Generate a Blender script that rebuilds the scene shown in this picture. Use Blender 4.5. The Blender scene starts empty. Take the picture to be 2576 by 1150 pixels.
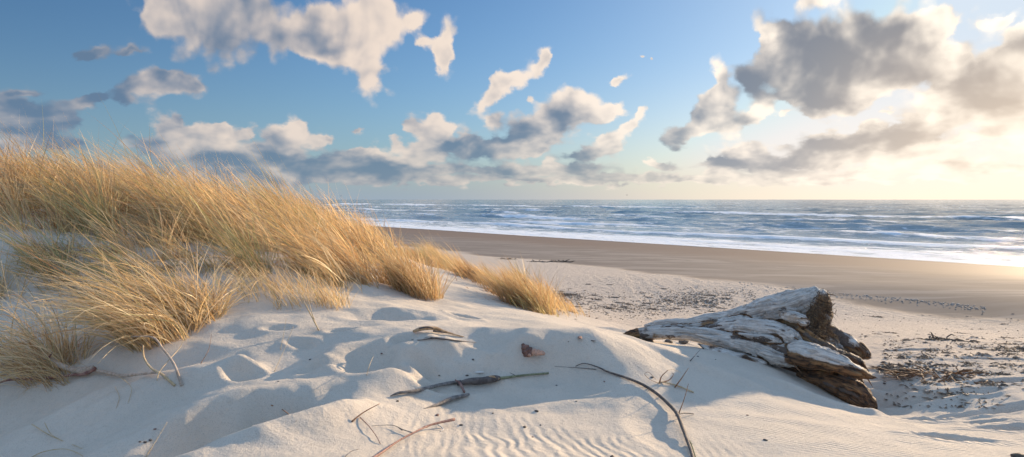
import bpy, bmesh, math, random
import numpy as np
from mathutils import Vector
R = math.radians
rng = np.random.default_rng(11)
random.seed(5)
scene = bpy.context.scene
col = scene.collection

# ------------------------------------------------------------------ camera numbers
F, CU, HV, CAMZ = 1678.0, 1288.0, 502.0, 2.4      # focal length / principal column / horizon row of a 2576 x 1150 frame
SUN_AZ, SUN_EL = R(46.5), R(13.2)                    # azimuth measured from +Y towards +X
SUNV = np.array([math.sin(SUN_AZ)*math.cos(SUN_EL), math.cos(SUN_AZ)*math.cos(SUN_EL), math.sin(SUN_EL)])

# ------------------------------------------------------------------ numpy noise
_perm = rng.permutation(256); _perm = np.concatenate([_perm, _perm, _perm])
_g3 = rng.normal(size=(256, 3)); _g3 /= np.linalg.norm(_g3, axis=1)[:, None]
def pnoise(x, y, z=None):
    x = np.asarray(x, float); y = np.asarray(y, float)
    z = np.zeros_like(x) if z is None else np.asarray(z, float)
    xi = np.floor(x).astype(int); yi = np.floor(y).astype(int); zi = np.floor(z).astype(int)
    xf, yf, zf = x-xi, y-yi, z-zi
    u, v, w = [t*t*t*(t*(t*6-15)+10) for t in (xf, yf, zf)]
    def g(a, b, c):
        h = _perm[_perm[_perm[(xi+a) & 255] + ((yi+b) & 255)] + ((zi+c) & 255)]
        gr = _g3[h]
        return gr[..., 0]*(xf-a) + gr[..., 1]*(yf-b) + gr[..., 2]*(zf-c)
    def L(a, b, t): return a + t*(b-a)
    r = L(L(L(g(0,0,0), g(1,0,0), u), L(g(0,1,0), g(1,1,0), u), v),
          L(L(g(0,0,1), g(1,0,1), u), L(g(0,1,1), g(1,1,1), u), v), w)
    return r*1.5
def fbm(x, y, z=None, oct=4, gain=.5):
    s = 0; a = 1.0; f = 1.0; n = 0
    for k in range(oct):
        s = s + a*pnoise(np.asarray(x)*f+17.3*k, np.asarray(y)*f-9.1*k, None if z is None else np.asarray(z)*f)
        n += a; a *= gain; f *= 2.03
    return s/n
def sstep(a, b, x):
    t = np.clip((np.asarray(x, float)-a)/(b-a), 0, 1); return t*t*(3-2*t)

# ------------------------------------------------------------------ helpers
def mesh_np(name, verts, faces, mats, smooth=True, parent=None, attrs=None, matidx=None):
    me = bpy.data.meshes.new(name)
    verts = np.asarray(verts, np.float32); faces = np.asarray(faces, np.int32)
    k = faces.shape[1]
    me.vertices.add(len(verts)); me.vertices.foreach_set('co', verts.ravel())
    me.loops.add(faces.size); me.loops.foreach_set('vertex_index', faces.ravel())
    me.polygons.add(len(faces)); me.polygons.foreach_set('loop_start', np.arange(0, faces.size, k, dtype=np.int32))
    me.polygons.foreach_set('use_smooth', np.full(len(faces), smooth))
    me.update(calc_edges=True)
    for m in (mats if isinstance(mats, (list, tuple)) else [mats]): me.materials.append(m)
    if matidx is not None: me.polygons.foreach_set('material_index', np.asarray(matidx, np.int32))
    for an, (typ, dat) in (attrs or {}).items():
        at = me.attributes.new(an, typ, 'POINT')
        at.data.foreach_set({'FLOAT': 'value', 'FLOAT_COLOR': 'color', 'FLOAT_VECTOR': 'vector'}[typ], np.asarray(dat, np.float32).ravel())
    o = bpy.data.objects.new(name, me); col.objects.link(o)
    if parent: o.parent = parent
    return o
def tag(o, label=None, cat=None, group=None, kind=None):
    if label: o['label'] = label
    if cat: o['category'] = cat
    if group: o['group'] = group
    if kind: o['kind'] = kind
    return o
def empty(name, loc, label, cat, group=None):
    e = bpy.data.objects.new(name, None); col.objects.link(e); e.location = loc; e.empty_display_size = .1
    return tag(e, label, cat, group)

class NT:
    def __init__(s, tree): s.t = tree
    def n(s, typ, **kw):
        nd = s.t.nodes.new(typ)
        ins = kw.pop('ins', {})
        for k, v in kw.items(): setattr(nd, k, v)
        for k, v in ins.items(): s.put(nd.inputs[k], v)
        return nd
    def put(s, sock, v):
        if isinstance(v, bpy.types.NodeSocket): s.t.links.new(v, sock)
        else: sock.default_value = v
    def m(s, op, a, b=None, c=None, clamp=False):
        nd = s.t.nodes.new('ShaderNodeMath'); nd.operation = op; nd.use_clamp = clamp
        for i, v in enumerate((a, b, c)):
            if v is not None: s.put(nd.inputs[i], v)
        return nd.outputs[0]
    def vm(s, op, a, b=None, out=0):
        nd = s.t.nodes.new('ShaderNodeVectorMath'); nd.operation = op
        s.put(nd.inputs[0], a)
        if b is not None: s.put(nd.inputs[1], b)
        return nd.outputs['Value'] if op in ('DOT_PRODUCT', 'LENGTH', 'DISTANCE') else nd.outputs[0]
    def noise(s, vec, scale, detail=4, rough=.5, dist=0, lac=2.0):
        nd = s.n('ShaderNodeTexNoise', ins={'Vector': vec, 'Scale': scale, 'Detail': detail, 'Roughness': rough, 'Distortion': dist, 'Lacunarity': lac})
        return nd.outputs['Fac']
    def ss(s, x, a, b, to0=0., to1=1.):
        nd = s.n('ShaderNodeMapRange', interpolation_type='SMOOTHSTEP')
        for i, v in enumerate((x, a, b, to0, to1)): s.put(nd.inputs[i], v)
        return nd.outputs[0]
    def lin(s, x, a, b, to0=0., to1=1.):
        nd = s.n('ShaderNodeMapRange')
        for i, v in enumerate((x, a, b, to0, to1)): s.put(nd.inputs[i], v)
        return nd.outputs[0]
    def mix(s, f, a, b, bt='MIX'):
        nd = s.n('ShaderNodeMix', data_type='RGBA', blend_type=bt)
        s.put(nd.inputs[0], f); s.put(nd.inputs[6], a); s.put(nd.inputs[7], b)
        return nd.outputs[2]
    def scale(s, v, sc):
        return s.vm('MULTIPLY', v, sc)
    def attr(s, name, out='Fac'):
        return s.n('ShaderNodeAttribute', attribute_name=name).outputs[out]
def material(name):
    m = bpy.data.materials.new(name); m.use_nodes = True
    t = m.node_tree; t.nodes.clear(); g = NT(t)
    out = g.n('ShaderNodeOutputMaterial')
    return m, g, out
def c4(r, g, b): return (r, g, b, 1.0)

# ------------------------------------------------------------------ terrain
SN = np.array([.765, .644])                        # unit vector pointing out to sea
def inland(x, y): return 29.5 - (x*SN[0] + y*SN[1])  # metres inland from the water's edge
def z_back(x, y):
    s = inland(x, y) + .5*fbm(x*.05, y*.05, oct=2)
    zb = np.where(s < 0, np.maximum(s*.035, -4), s*.0245)
    zb = zb + np.clip(s-14.3, 0, 8)*.018
    zb = np.minimum(zb, .95)
    hum = fbm(x*.12+3, y*.12, oct=3)
    return zb + sstep(22.5, 33, s)*(1.0 + .5*hum)
ctrl = [  # image column, image row, distance ahead
 (0,1150,3.25),(300,1150,2.92),(600,1150,2.75),(950,1150,2.85),(1288,1150,2.92),(1600,1150,2.98),(1900,1150,3.02),(2250,1150,3.1),(2576,1150,3.2),
 (0,1040,3.85),(300,1040,3.45),(600,1040,3.2),(850,1060,3.2),(1100,1060,3.48),(1288,1050,3.6),(1600,1040,3.72),(1900,1055,3.66),(2140,1060,3.85),(2576,1000,4.4),(2400,1085,3.85),
 (1150,985,3.85),(1288,985,3.98),(1288,940,4.1),(1450,950,4.2),(1600,940,4.28),(1700,960,4.3),(1900,990,4.3),
 (100,940,4.1),(400,850,4.2),(700,900,4.0),(950,960,3.75),(1150,905,4.0),(1300,878,4.15),(1420,848,4.34),(1500,838,4.45),(1400,836,4.75),(1300,838,4.7),(1420,822,5.2),(1480,828,5.2),(1570,845,4.75),(1650,868,4.95),
 (2300,900,5.9),(2576,900,6.0),(2450,960,4.95),(2300,1000,4.75),
 (100,800,5.0),(250,700,5.4),(900,800,4.75),(700,790,4.65),(900,760,5.2),(1150,800,5.32),(1350,800,5.75),(1380,785,7.2),(1500,822,6.8),(1300,760,7.5),
 (950,725,5.9),(750,712,5.55),(600,690,5.55),(1080,735,6.6),
 (0,600,6.0),(400,618,6.3),(560,625,6.4),(0,560,6.6),(200,590,6.4),
 (1100,675,8.6),(1200,705,8.2),(1000,655,8.6),
 (1590,853,5.6),(1750,885,5.15),(1926,922,5.05),(2130,990,4.95),(2202,1036,4.80)]
P = []
for U, V, Y in ctrl:
    P.append(((U-CU)/F*Y, Y, CAMZ-(V-HV)/F*Y))
for U, Vtop, Y, gh in [(0,385,7.9,.5),(250,400,8.1,.5),(450,440,8.5,.5),(620,470,8.9,.5),(800,500,9.3,.5),(950,545,9.9,.48),(1050,585,10.3,.45),(1150,625,9.6,.42),(1260,655,8.9,.4)]:
    P.append(((U-CU)/F*Y, Y, CAMZ-(Vtop-HV)/F*Y-gh))
for x, y, z in [(-3,.5,1.35),(0,.8,1.45),(2.5,.8,1.2),(-3,-3,1.4),(3,-3,1.2),(0,-2,1.4),(6,2,.85),(8,5,.62),(3.5,6.8,.78),(2.3,7.2,.82),(6,8,.66),
                (-6,4,1.9),(-8,7,2.2),(-6,11,1.9),(-3,12.5,1.5),(-8,1,1.7),(-.5,12.3,.75),(1.2,9.6,.66),(2.5,9,.66)]:
    P.append((x, y, z))
P = np.array(P)
def _tps_fit(P, reg=.012):
    n = len(P); d = np.hypot(P[:, None, 0]-P[None, :, 0], P[:, None, 1]-P[None, :, 1])
    K = np.where(d > 0, d*d*np.log(d+1e-12), 0) + np.eye(n)*reg
    Q = np.c_[np.ones(n), P[:, 0], P[:, 1]]
    A = np.block([[K, Q], [Q.T, np.zeros((3, 3))]])
    res = P[:, 2] - z_back(P[:, 0], P[:, 1])
    return np.linalg.solve(A, np.r_[res, 0, 0, 0])
_W = _tps_fit(P)
def z_base(x, y):
    x = np.asarray(x, float); y = np.asarray(y, float); sh = x.shape
    xf, yf = x.ravel(), y.ravel(); zb = z_back(xf, yf); out = zb.copy()
    sel = (xf > -11) & (xf < 12) & (yf > -6) & (yf < 17)
    xs, ys = xf[sel], yf[sel]; r = np.zeros(len(xs)) + _W[-3] + _W[-2]*xs + _W[-1]*ys
    for i in range(len(P)):
        d2 = (xs-P[i, 0])**2 + (ys-P[i, 1])**2
        r += _W[i]*.5*d2*np.log(d2+1e-12)
    w = sstep(-11, -8, xs)*(1-sstep(8, 12, xs))*sstep(-6, -3, ys)*(1-sstep(12, 17, ys))
    out[sel] += r*w
    return out.reshape(sh)
def axis(a, b, d, lo, hi, gr):
    c = list(np.arange(a, b, d)); s = d; p = c[-1]
    while p < hi: s *= gr; p += s; c.append(p)
    s = d; p = c[0]; l = []
    while p > lo: s *= gr; p -= s; l.append(p)
    return np.array(l[::-1] + c)
gx = axis(-4.4, 5.2, .021, -9000, 9000, 1.055)
gy = axis(1.7, 7.2, .019, -60, 30000, 1.03)
GX, GY = np.meshgrid(gx, gy)
GZ0 = z_base(GX, GY)
def _sample(Z, x, y):
    x = np.asarray(x, float); y = np.asarray(y, float)
    i = np.clip(np.searchsorted(gx, x)-1, 0, len(gx)-2); j = np.clip(np.searchsorted(gy, y)-1, 0, len(gy)-2)
    u = np.clip((x-gx[i])/(gx[i+1]-gx[i]), 0, 1); v = np.clip((y-gy[j])/(gy[j+1]-gy[j]), 0, 1)
    return (Z[j, i]*(1-u)+Z[j, i+1]*u)*(1-v) + (Z[j+1, i]*(1-u)+Z[j+1, i+1]*u)*v
_ts = np.concatenate([np.arange(1.2, 14, .012), np.arange(14, 90, .08)])
def hit(U, V, Z=None, ymin=1.2):
    """where the sight line of image point (U,V) meets the ground"""
    Z = GZ if Z is None else Z
    t = _ts[_ts >= ymin]
    x = (U-CU)/F*t; z = CAMZ-(V-HV)/F*t
    d = z - _sample(Z, x, t)
    k = np.argmax(d <= 0) if (d <= 0).any() else len(t)-1
    if k > 0:
        f = d[k-1]/(d[k-1]-d[k]+1e-9); yy = t[k-1]+(t[k]-t[k-1])*f
    else: yy = t[0]
    xx = (U-CU)/F*yy
    return float(xx), float(yy), float(_sample(Z, xx, yy))
def ground(x, y): return _sample(GZ, x, y)

# hollows (negative) and mounds (positive): column, row, half length m, half width m, turn deg, height m
feat = [
 (650,1035,.38,.18,38,-.15),(470,1100,.45,.2,35,-.12),(830,1050,.5,.14,38,.03),(640,1082,.05,.025,60,.045),
 (925,912,.17,.13,20,-.09),(860,915,.2,.17,60,.035),(965,962,.13,.09,20,.022),
 (1210,842,.22,.13,10,-.06),(1120,912,.24,.12,15,-.06),(1170,872,.09,.05,0,-.03),(1120,876,.07,.04,0,-.022),
 (1000,800,.26,.12,10,-.05),(1165,798,.12,.06,-30,-.05),(930,850,.3,.2,20,.04),(1060,800,.2,.12,0,.03),
 (1060,905,.09,.045,-20,-.032),(1010,860,.08,.045,30,-.03),(1240,905,.09,.05,10,-.03),(990,930,.08,.04,0,-.028),(760,870,.09,.05,-20,-.028),(800,930,.1,.05,20,-.03),(1080,965,.09,.045,0,-.024),(700,830,.08,.04,20,-.025),(860,840,.08,.045,0,-.028),
 (610,952,.085,.055,10,-.035),(610,938,.11,.03,0,.02),
 (300,1040,.35,.12,35,.05),(180,1090,.5,.16,30,-.06),(380,980,.3,.12,30,.06),(520,960,.3,.1,35,.05),(90,1030,.4,.16,30,-.05),
 (1340,905,.16,.1,0,-.04),(1300,940,.5,.2,15,-.03),
 (2395,1102,.17,.05,-10,-.055),(2540,1078,.17,.06,-8,-.05),(2300,1060,.16,.05,-20,-.04),(2260,990,.15,.06,-20,-.045),(2330,1000,.18,.06,-15,-.05),
 (2200,1010,.14,.08,-30,-.05),(2410,1045,.14,.04,-5,-.035),(2480,1060,.1,.03,-10,-.03),(2560,1020,.2,.06,0,-.05),(2440,985,.18,.06,-5,-.04),(2380,940,.2,.05,-5,-.04),
 (2540,960,.25,.07,0,-.045),(2260,950,.2,.06,-10,-.04),(2500,905,.3,.08,0,-.045),(2300,880,.3,.08,0,-.04),(2400,860,.3,.08,0,-.04),
 (1640,1075,.1,.3,0,-.018),(1500,990,.6,.3,20,.02),
 (1760,925,.5,.07,-28,.03),(2060,1010,.55,.05,-28,.035),(1560,838,.22,.07,-10,.03),(1700,850,.1,.05,0,.02),
]
DZ = np.zeros_like(GZ0)
def add_feat(x, y, a, b, rot, h):
    i0, i1 = np.searchsorted(gx, [x-3.2*max(a, b), x+3.2*max(a, b)]); j0, j1 = np.searchsorted(gy, [y-3.2*max(a, b), y+3.2*max(a, b)])
    X = GX[j0:j1, i0:i1]-x; Y = GY[j0:j1, i0:i1]-y
    wx = .25*fbm(GX[j0:j1, i0:i1]*5, GY[j0:j1, i0:i1]*5, oct=2)
    c, s = math.cos(R(rot)), math.sin(R(rot))
    u = (X*c+Y*s)/a + wx; v = (-X*s+Y*c)/b + wx
    r2 = u*u+v*v
    DZ[j0:j1, i0:i1] += h*np.exp(-r2**1.4) - (h*.22*np.exp(-((np.sqrt(r2)-1.5)/.35)**2) if h < 0 else 0)
for U, V, a, b, r_, h in feat:
    x, y, z = hit(U, V, GZ0); add_feat(x, y, a, b, r_, h*(1.0 if abs(h) > .05 else 1.3))
# scuffs and old footprints on the beach behind the dune
for k in range(330):
    x = rng.uniform(.3, 11); y = rng.uniform(4.2, 17)
    s = inland(x, y)
    if s < 14.8 or y < 4.2 + max(0, 3.2-x)*1.4: continue
    a = rng.uniform(.05, .15); add_feat(x, y, a*1.5, a*.7, rng.uniform(-45, 25), rng.choice([-1, -1, 1])*rng.uniform(.012, .034))
# blown-sand undulation
near = np.exp(-((GX/7)**2+((GY-5)/7)**2))
DZ += near*(.035*fbm(GX*.9+2, GY*1.3, oct=3) + .010*fbm(GX*4, GY*5, oct=3))
left = sstep(.2, -1.2, GX-.15*GY+.4)*near
DZ += left*.05*fbm(GX*1.7+8, GY*2.4+4, oct=3)
bs = inland(GX, GY)
beach = sstep(14.5, 16.5, bs)*(1-sstep(24, 28, bs))*sstep(0., 3., GX)
DZ += beach*(.022*fbm(GX*1.4, GY*1.4+7, oct=4) + .01*fbm(GX*7, GY*7, oct=2))*np.exp(-(GY/40)**2)
GZ = GZ0 + DZ
# wind ripples: where they lie and their running phase
rip_a = sstep(.0, .8, 1-np.hypot((GX-.1)/1.35, (GY-3.05)/.85))*sstep(-.35, .25, fbm(GX*1.3+4, GY*1.6, oct=3))+ .8*sstep(.0, .5, 1-np.hypot((GX-.08)/.75, (GY-3.0)/.5))
rip_b = sstep(0, .5, 1-np.hypot((GX-2.3)/1.5, (GY-3.6)/.9))*.7           # fine streaks bottom right
ph_a = 2*math.pi*((GX*1.0+GY*.10)/.058 + 2.2*fbm(GX*2.2, GY*1.6, oct=3))
ph_b = 2*math.pi*((GX*.50+GY*.87)/.034 + 1.4*fbm(GX*2, GY*2+5, oct=2))
def grid_faces(ny, nx):
    a = (np.arange(ny-1)[:, None]*nx + np.arange(nx-1)[None, :]).ravel()
    return np.c_[a, a+1, a+1+nx, a+nx]

# --- sand
sand, g, out = material('dune_sand')
pos = g.n('ShaderNodeNewGeometry').outputs['Position']
s_in = g.m('SUBTRACT', 29.5, g.vm('DOT_PRODUCT', pos, (SN[0], SN[1], 0)))
wob = g.noise(pos, .35, 4, .6)
s_w = g.m('ADD', s_in, g.m('MULTIPLY', g.m('SUBTRACT', wob, .5), 2.6))
wet = g.ss(s_w, 14.9, 14.1)
damp = g.ss(s_w, 9.5, 4.0)
swash = g.ss(s_w, 1.6, .2)
grain = g.noise(pos, 190, 3, .75)
blot = g.noise(pos, 2.2, 5, .6)
blot2 = g.noise(pos, 22, 4, .65)
dry = g.mix(g.ss(blot, .3, .7), c4(.58, .51, .425), c4(.64, .56, .465))
dry = g.mix(g.ss(blot2, .52, .78, 0, .35), dry, c4(.46, .385, .30))
dry = g.mix(g.ss(grain, .50, .70, 0, .60), dry, c4(.36, .31, .26))
beachm = g.m('MULTIPLY', g.ss(s_in, 26, 22), .55)
dry = g.mix(beachm, dry, c4(.47, .39, .335))
streak = g.noise(g.vm('MULTIPLY', pos, (.5, 1.3, 1)), 1.1, 5, .6)
wetc = g.mix(g.ss(streak, .35, .7), c4(.160, .135, .120), c4(.200, .172, .155))
wetc = g.mix(g.ss(g.noise(g.vm('MULTIPLY', pos, (.16, .9, 1)), 1.0, 6, .66, 1.5), .50, .58, 0, .8), wetc, c4(.26, .225, .20))
wetc = g.mix(damp, wetc, c4(.19, .135, .10))
wetc = g.mix(swash, wetc, c4(.12, .09, .07))
colr = g.mix(wet, dry, wetc)
rough = g.m('SUBTRACT', .95, g.m('ADD', g.m('MULTIPLY', damp, .22), g.m('MULTIPLY', swash, .05)))
sa = g.m('MULTIPLY', g.attr('ripple_a'), g.m('SINE', g.attr('phase_a')))
sb = g.m('MULTIPLY', g.attr('ripple_b'), g.m('SINE', g.attr('phase_b')))
brk = g.ss(g.noise(pos, 9, 4, .65), .36, .62, .15, 1.0)
h = g.m('ADD', g.m('MULTIPLY', g.m('MULTIPLY', sa, brk), .0032), g.m('MULTIPLY', sb, .0022))
dryk = g.m('SUBTRACT', 1.0, wet)
h2 = g.m('ADD', g.m('MULTIPLY', g.noise(pos, 260, 2, .6), .0030), g.m('MULTIPLY', g.noise(pos, 38, 5, .62), .007))
h = g.m('ADD', h, g.m('MULTIPLY', h2, dryk))
beach_rough = g.m('MULTIPLY', g.ss(s_in, 25, 22), g.m('MULTIPLY', dryk, g.m('MULTIPLY', g.noise(g.vm('MULTIPLY', pos, (1, 1, 1)), 6, 7, .68), .08)))
h = g.m('ADD', h, beach_rough)
bump = g.n('ShaderNodeBump', ins={'Strength': 1.0, 'Distance': 1.0, 'Height': h})
bs_ = g.n('ShaderNodeBsdfPrincipled', ins={'Base Color': colr, 'Roughness': rough, 'Normal': bump.outputs[0]})
g.put(bs_.inputs['Specular IOR Level'], .22)
g.put(out.inputs['Surface'], bs_.outputs[0])
sand.displacement_method = 'BUMP'
V_ = np.c_[GX.ravel(), GY.ravel(), GZ.ravel()]
terrain = mesh_np('beach', V_, grid_faces(len(gy), len(gx)), sand,
    attrs={'ripple_a': ('FLOAT', rip_a.ravel()), 'ripple_b': ('FLOAT', rip_b.ravel()), 'phase_a': ('FLOAT', ph_a.ravel()), 'phase_b': ('FLOAT', ph_b.ravel())})
tag(terrain, 'pale sand of the dune and beach, brown where the tide has wetted it', 'sand', kind='structure')
# ------------------------------------------------------------------ sea
rr = [13.0]
while rr[-1] < 60: rr.append(rr[-1]*1.0026)
while rr[-1] < 40000: rr.append(rr[-1]*(1.0026+min(.03, .00006*(len(rr)-580)**1.0)))
rr = np.array(rr); th = np.radians(np.linspace(-64, 68, 820))
TT, RR = np.meshgrid(th, rr)
SX = RR*np.sin(TT); SY = RR*np.cos(TT)
q = -inland(SX, SY)                                   # metres out from the water's edge
al = SX*(-SN[1]) + SY*SN[0]                           # metres along the shore
amp = sstep(1.5, 22, q)
fade = np.exp(-np.maximum(RR-70, 0)/260)
hz = np.zeros_like(q)
wv = [(11.5, .17, -4), (7.9, .105, 9), (5.2, .07, -16), (3.4, .05, 14), (2.3, .032, -26), (1.5, .02, 22), (1.0, .012, -8)]
for L, A, dg_ in wv:
    d = math.radians(40+dg_*1.3)                      # travel direction, measured from +Y to +X
    ph = 2*math.pi*(SX*math.sin(d)+SY*math.cos(d))/L + 2.2*fbm(SX/L*.35+L, SY/L*.35, oct=2)*1.6
    env = .55 + .9*np.clip(fbm(SX/L*.16, SY/L*.16+L*3, oct=2)+.3, 0, 1.2)
    hz += A*env*(np.exp(1.1*np.sin(ph))/1.27-1.0)*(fade if L < 4 else 1)
hz *= amp*.78
# rollers running in, each with broken stretches of foam on its crest
foam = np.zeros_like(q)
_ax = np.linspace(-400, 400, 8001)
def along(k, sd, o): return np.interp(al, _ax, fbm(_ax*k+sd*5, 0*_ax+sd*3.7, oct=o))
for q0, A, W, sd in [(3.2,.06,1.2,1),(8.0,.20,1.8,2),(16,.32,2.3,3),(27,.40,2.8,4),(42,.40,3.4,6),(62,.40,4.4,7),(85,.34,4.5,8),(120,.36,6,9)]:
    qc = q0 + (1.2+q0*.10)*along(.045/(1+q0*.012), sd+.5, 3)*2
    e = np.clip(.62 + 1.3*along(.026/(1+q0*.012), sd, 3), 0, 1.3)
    dq = q-qc
    front = np.where(dq < 0, np.exp(-(dq/(W*.45))**2), np.exp(-(dq/(W*1.15))**2))
    hz += A*e*front
    br = np.clip(e*1.2-.25, 0, 1)
    foam = np.maximum(foam, br*np.exp(-((dq+W*.12)/(W*.55))**2)*1.15)                       # breaking lip
    foam = np.maximum(foam, .72*np.clip(e-.1, 0, 1)*np.where(dq < 0, np.exp(np.minimum(dq, 0)/(W*2.6)), 0)*(q < q0+9))  # white water left in front
hz = np.where(q < 3, hz*sstep(0, 3, q), hz)
surf = np.exp(-np.maximum(q-2.5, 0)/5.5)
foam = np.maximum(foam, surf*.84)
foam = np.maximum(foam, .66*np.exp(-np.maximum(q, 0)/30.)*(1+.6*fbm(al*.10, q*.25, oct=3)))
foam = np.maximum(foam, .37+.30*fbm(al*.012, q*.05, oct=3))
hz += .018 + .02*np.clip(q, -1, 1)
sea, g, out = material('sea_water')
pos = g.n('ShaderNodeNewGeometry').outputs['Position']
al_n = g.vm('DOT_PRODUCT', pos, (-SN[1], SN[0], 0)); q_n = g.m('SUBTRACT', g.vm('DOT_PRODUCT', pos, (SN[0], SN[1], 0)), 29.5)
aq = g.n('ShaderNodeCombineXYZ', ins={0: g.m('MULTIPLY', al_n, .17), 1: q_n, 2: 0.0}).outputs[0]
aq2 = g.n('ShaderNodeCombineXYZ', ins={0: g.m('MULTIPLY', al_n, .42), 1: q_n, 2: 0.0}).outputs[0]
fa = g.attr('foam')
fn = g.noise(aq2, 1.3, 9, .70, .8)
fn2 = g.noise(aq, .22, 5, .6)
fsum = g.m('ADD', fa, g.m('ADD', g.m('MULTIPLY', g.m('SUBTRACT', fn, .5), 1.75), g.m('MULTIPLY', g.m('SUBTRACT', fn2, .5), .8)))
fm = g.ss(fsum, .44, .78)
lace = g.m('MULTIPLY', fm, g.ss(g.noise(pos, 7, 5, .7), .25, .55, .72, 1.0))
chop = g.m('ADD', g.m('MULTIPLY', g.noise(aq2, 2.6, 7, .66), .12), g.m('MULTIPLY', g.noise(aq, .55, 4, .6), .20))
bump = g.n('ShaderNodeBump', ins={'Strength': .85, 'Distance': 1.0, 'Height': g.m('ADD', chop, g.m('MULTIPLY', fm, .05))})
deep = g.ss(q_n, 0, 60)
wc = g.mix(deep, c4(.26, .33, .36), c4(.085, .155, .185))
w = g.n('ShaderNodeBsdfPrincipled', ins={'Base Color': wc, 'Roughness': .13, 'Normal': bump.outputs[0]}); w.inputs['IOR'].default_value = 1.33
f = g.n('ShaderNodeBsdfPrincipled', ins={'Base Color': c4(.78, .81, .84), 'Roughness': .8, 'Normal': bump.outputs[0]})
f.inputs['Subsurface Weight'].default_value = 0
mx = g.n('ShaderNodeMixShader', ins={0: lace, 1: w.outputs[0], 2: f.outputs[0]})
g.put(out.inputs['Surface'], mx.outputs[0])
keep = q > -1.2
fcs = grid_faces(len(rr), len(th)); kf = keep.ravel()[fcs].all(axis=1); fcs = fcs[kf]
used = np.zeros(q.size, bool); used[fcs.ravel()] = True; remap = np.cumsum(used)-1
so_ = mesh_np('sea', np.c_[SX.ravel(), SY.ravel(), hz.ravel()][used], remap[fcs], sea, attrs={'foam': ('FLOAT', foam.ravel()[used])})
tag(so_, 'choppy blue sea with rows of white breaking surf along the beach', 'sea', kind='structure')
# ------------------------------------------------------------------ marram grass
grassm, g, out = material('dry_marram_grass')
tint = g.attr('tint', 'Color')
oi = g.n('ShaderNodeNewGeometry')
gd = g.n('ShaderNodeBsdfDiffuse', ins={'Color': tint, 'Roughness': .5})
gt = g.n('ShaderNodeBsdfTranslucent', ins={'Color': g.vm('MULTIPLY', tint, (1.12, 1.0, .82))})
gg = g.n('ShaderNodeBsdfGlossy', ins={'Color': c4(.9, .85, .7), 'Roughness': .45})
mx = g.n('ShaderNodeMixShader', ins={0: .48, 1: gd.outputs[0], 2: gt.outputs[0]})
mx2 = g.n('ShaderNodeMixShader', ins={0: .06, 1: mx.outputs[0], 2: gg.outputs[0]})
g.put(out.inputs['Surface'], mx2.outputs[0])
PAL = np.array([[.50,.405,.24],[.57,.475,.31],[.42,.30,.165],[.64,.56,.41],[.30,.185,.095],[.33,.33,.17],[.22,.26,.13],[.42,.235,.12]])
def palette(n, w):
    w = np.array(w, float); w /= w.sum()
    c = PAL[rng.choice(len(PAL), n, p=w)]*np.array([1.22, 1.16, 1.08])
    return c*rng.uniform(.75, 1.2, (n, 1))
W_DUNE = [4, 4, 3, 2, 2.2, .9, .5, .5]; W_GOLD = [4, 6, 1.0, 5, .2, .8, .2, .1]; W_FAR = [4, 3, 4, 1, 2.5, .4, .1, .5]
def blades(base, H, W, lean_dir, lean, curl, colr, segs=6, jit=.35, droop=None):
    """ribbons: base (N,3); each rises, bends over along lean_dir and tapers to a point"""
    n = len(base); H = np.broadcast_to(H, n).astype(float); W = np.broadcast_to(W, n).astype(float)
    ld = np.broadcast_to(lean_dir, (n, 3)).astype(float).copy()
    a = rng.normal(0, jit, n) + .9*fbm(base[:, 0]*1.9+5, base[:, 1]*1.9, oct=2); c, s = np.cos(a), np.sin(a)
    ld = np.c_[ld[:, 0]*c-ld[:, 1]*s, ld[:, 0]*s+ld[:, 1]*c, np.zeros(n)]
    t = np.linspace(0, 1, segs+1)
    ang0 = np.clip(rng.normal(.16, .16, n)*np.broadcast_to(lean, n) + .1, -.3, 1.2)
    ang1 = np.clip(np.broadcast_to(lean, n)*rng.normal(1.0, .2, n), .05, 2.0)
    pts = np.zeros((n, segs+1, 3)); pts[:, 0] = base
    side0 = rng.normal(0, 1, n)*curl
    perp = np.c_[-ld[:, 1], ld[:, 0], np.zeros(n)]
    for k in range(1, segs+1):
        an = ang0 + (ang1-ang0)*(t[k]**.75)
        if droop is not None: an = an + droop*t[k]**2
        step = H/segs
        dirk = ld*np.sin(an)[:, None] + np.array([0, 0, 1])*np.cos(an)[:, None] + perp*(side0*(t[k]-.3))[:, None]
        dirk /= np.linalg.norm(dirk, axis=1)[:, None]
        pts[:, k] = pts[:, k-1] + dirk*step[:, None]
    tan = np.gradient(pts, axis=1)
    rv = rng.normal(0, 1, (n, 1, 3)); sd = np.cross(tan, rv); sd /= np.linalg.norm(sd, axis=2)[:, :, None]+1e-9
    prof = np.interp(t, [0, .15, .6, 1], [.8, 1, .75, .06])
    off = sd*(W[:, None]*prof[None, :]*.5)[:, :, None]
    Vv = np.stack([pts-off, pts+off], axis=2).reshape(-1, 3)
    b = np.arange(n)[:, None]*(2*(segs+1)) + 2*np.arange(segs)[None, :]
    b = b.ravel(); Fc = np.c_[b, b+1, b+3, b+2]
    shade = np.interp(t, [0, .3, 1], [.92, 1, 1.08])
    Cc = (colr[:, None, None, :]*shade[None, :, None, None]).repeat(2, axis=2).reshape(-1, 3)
    return Vv, Fc, np.c_[Cc, np.ones(len(Cc))]
def merge(lst):
    V, Fc, C, o = [], [], [], 0
    for v, f, c in lst:
        V.append(v); Fc.append(f+o); C.append(c); o += len(v)
    return np.concatenate(V), np.concatenate(Fc), np.concatenate(C)
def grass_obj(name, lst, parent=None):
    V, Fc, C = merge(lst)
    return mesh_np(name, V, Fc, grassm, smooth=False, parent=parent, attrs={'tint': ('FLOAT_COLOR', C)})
WIND = np.array([-.97, .22, 0]); 
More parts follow.
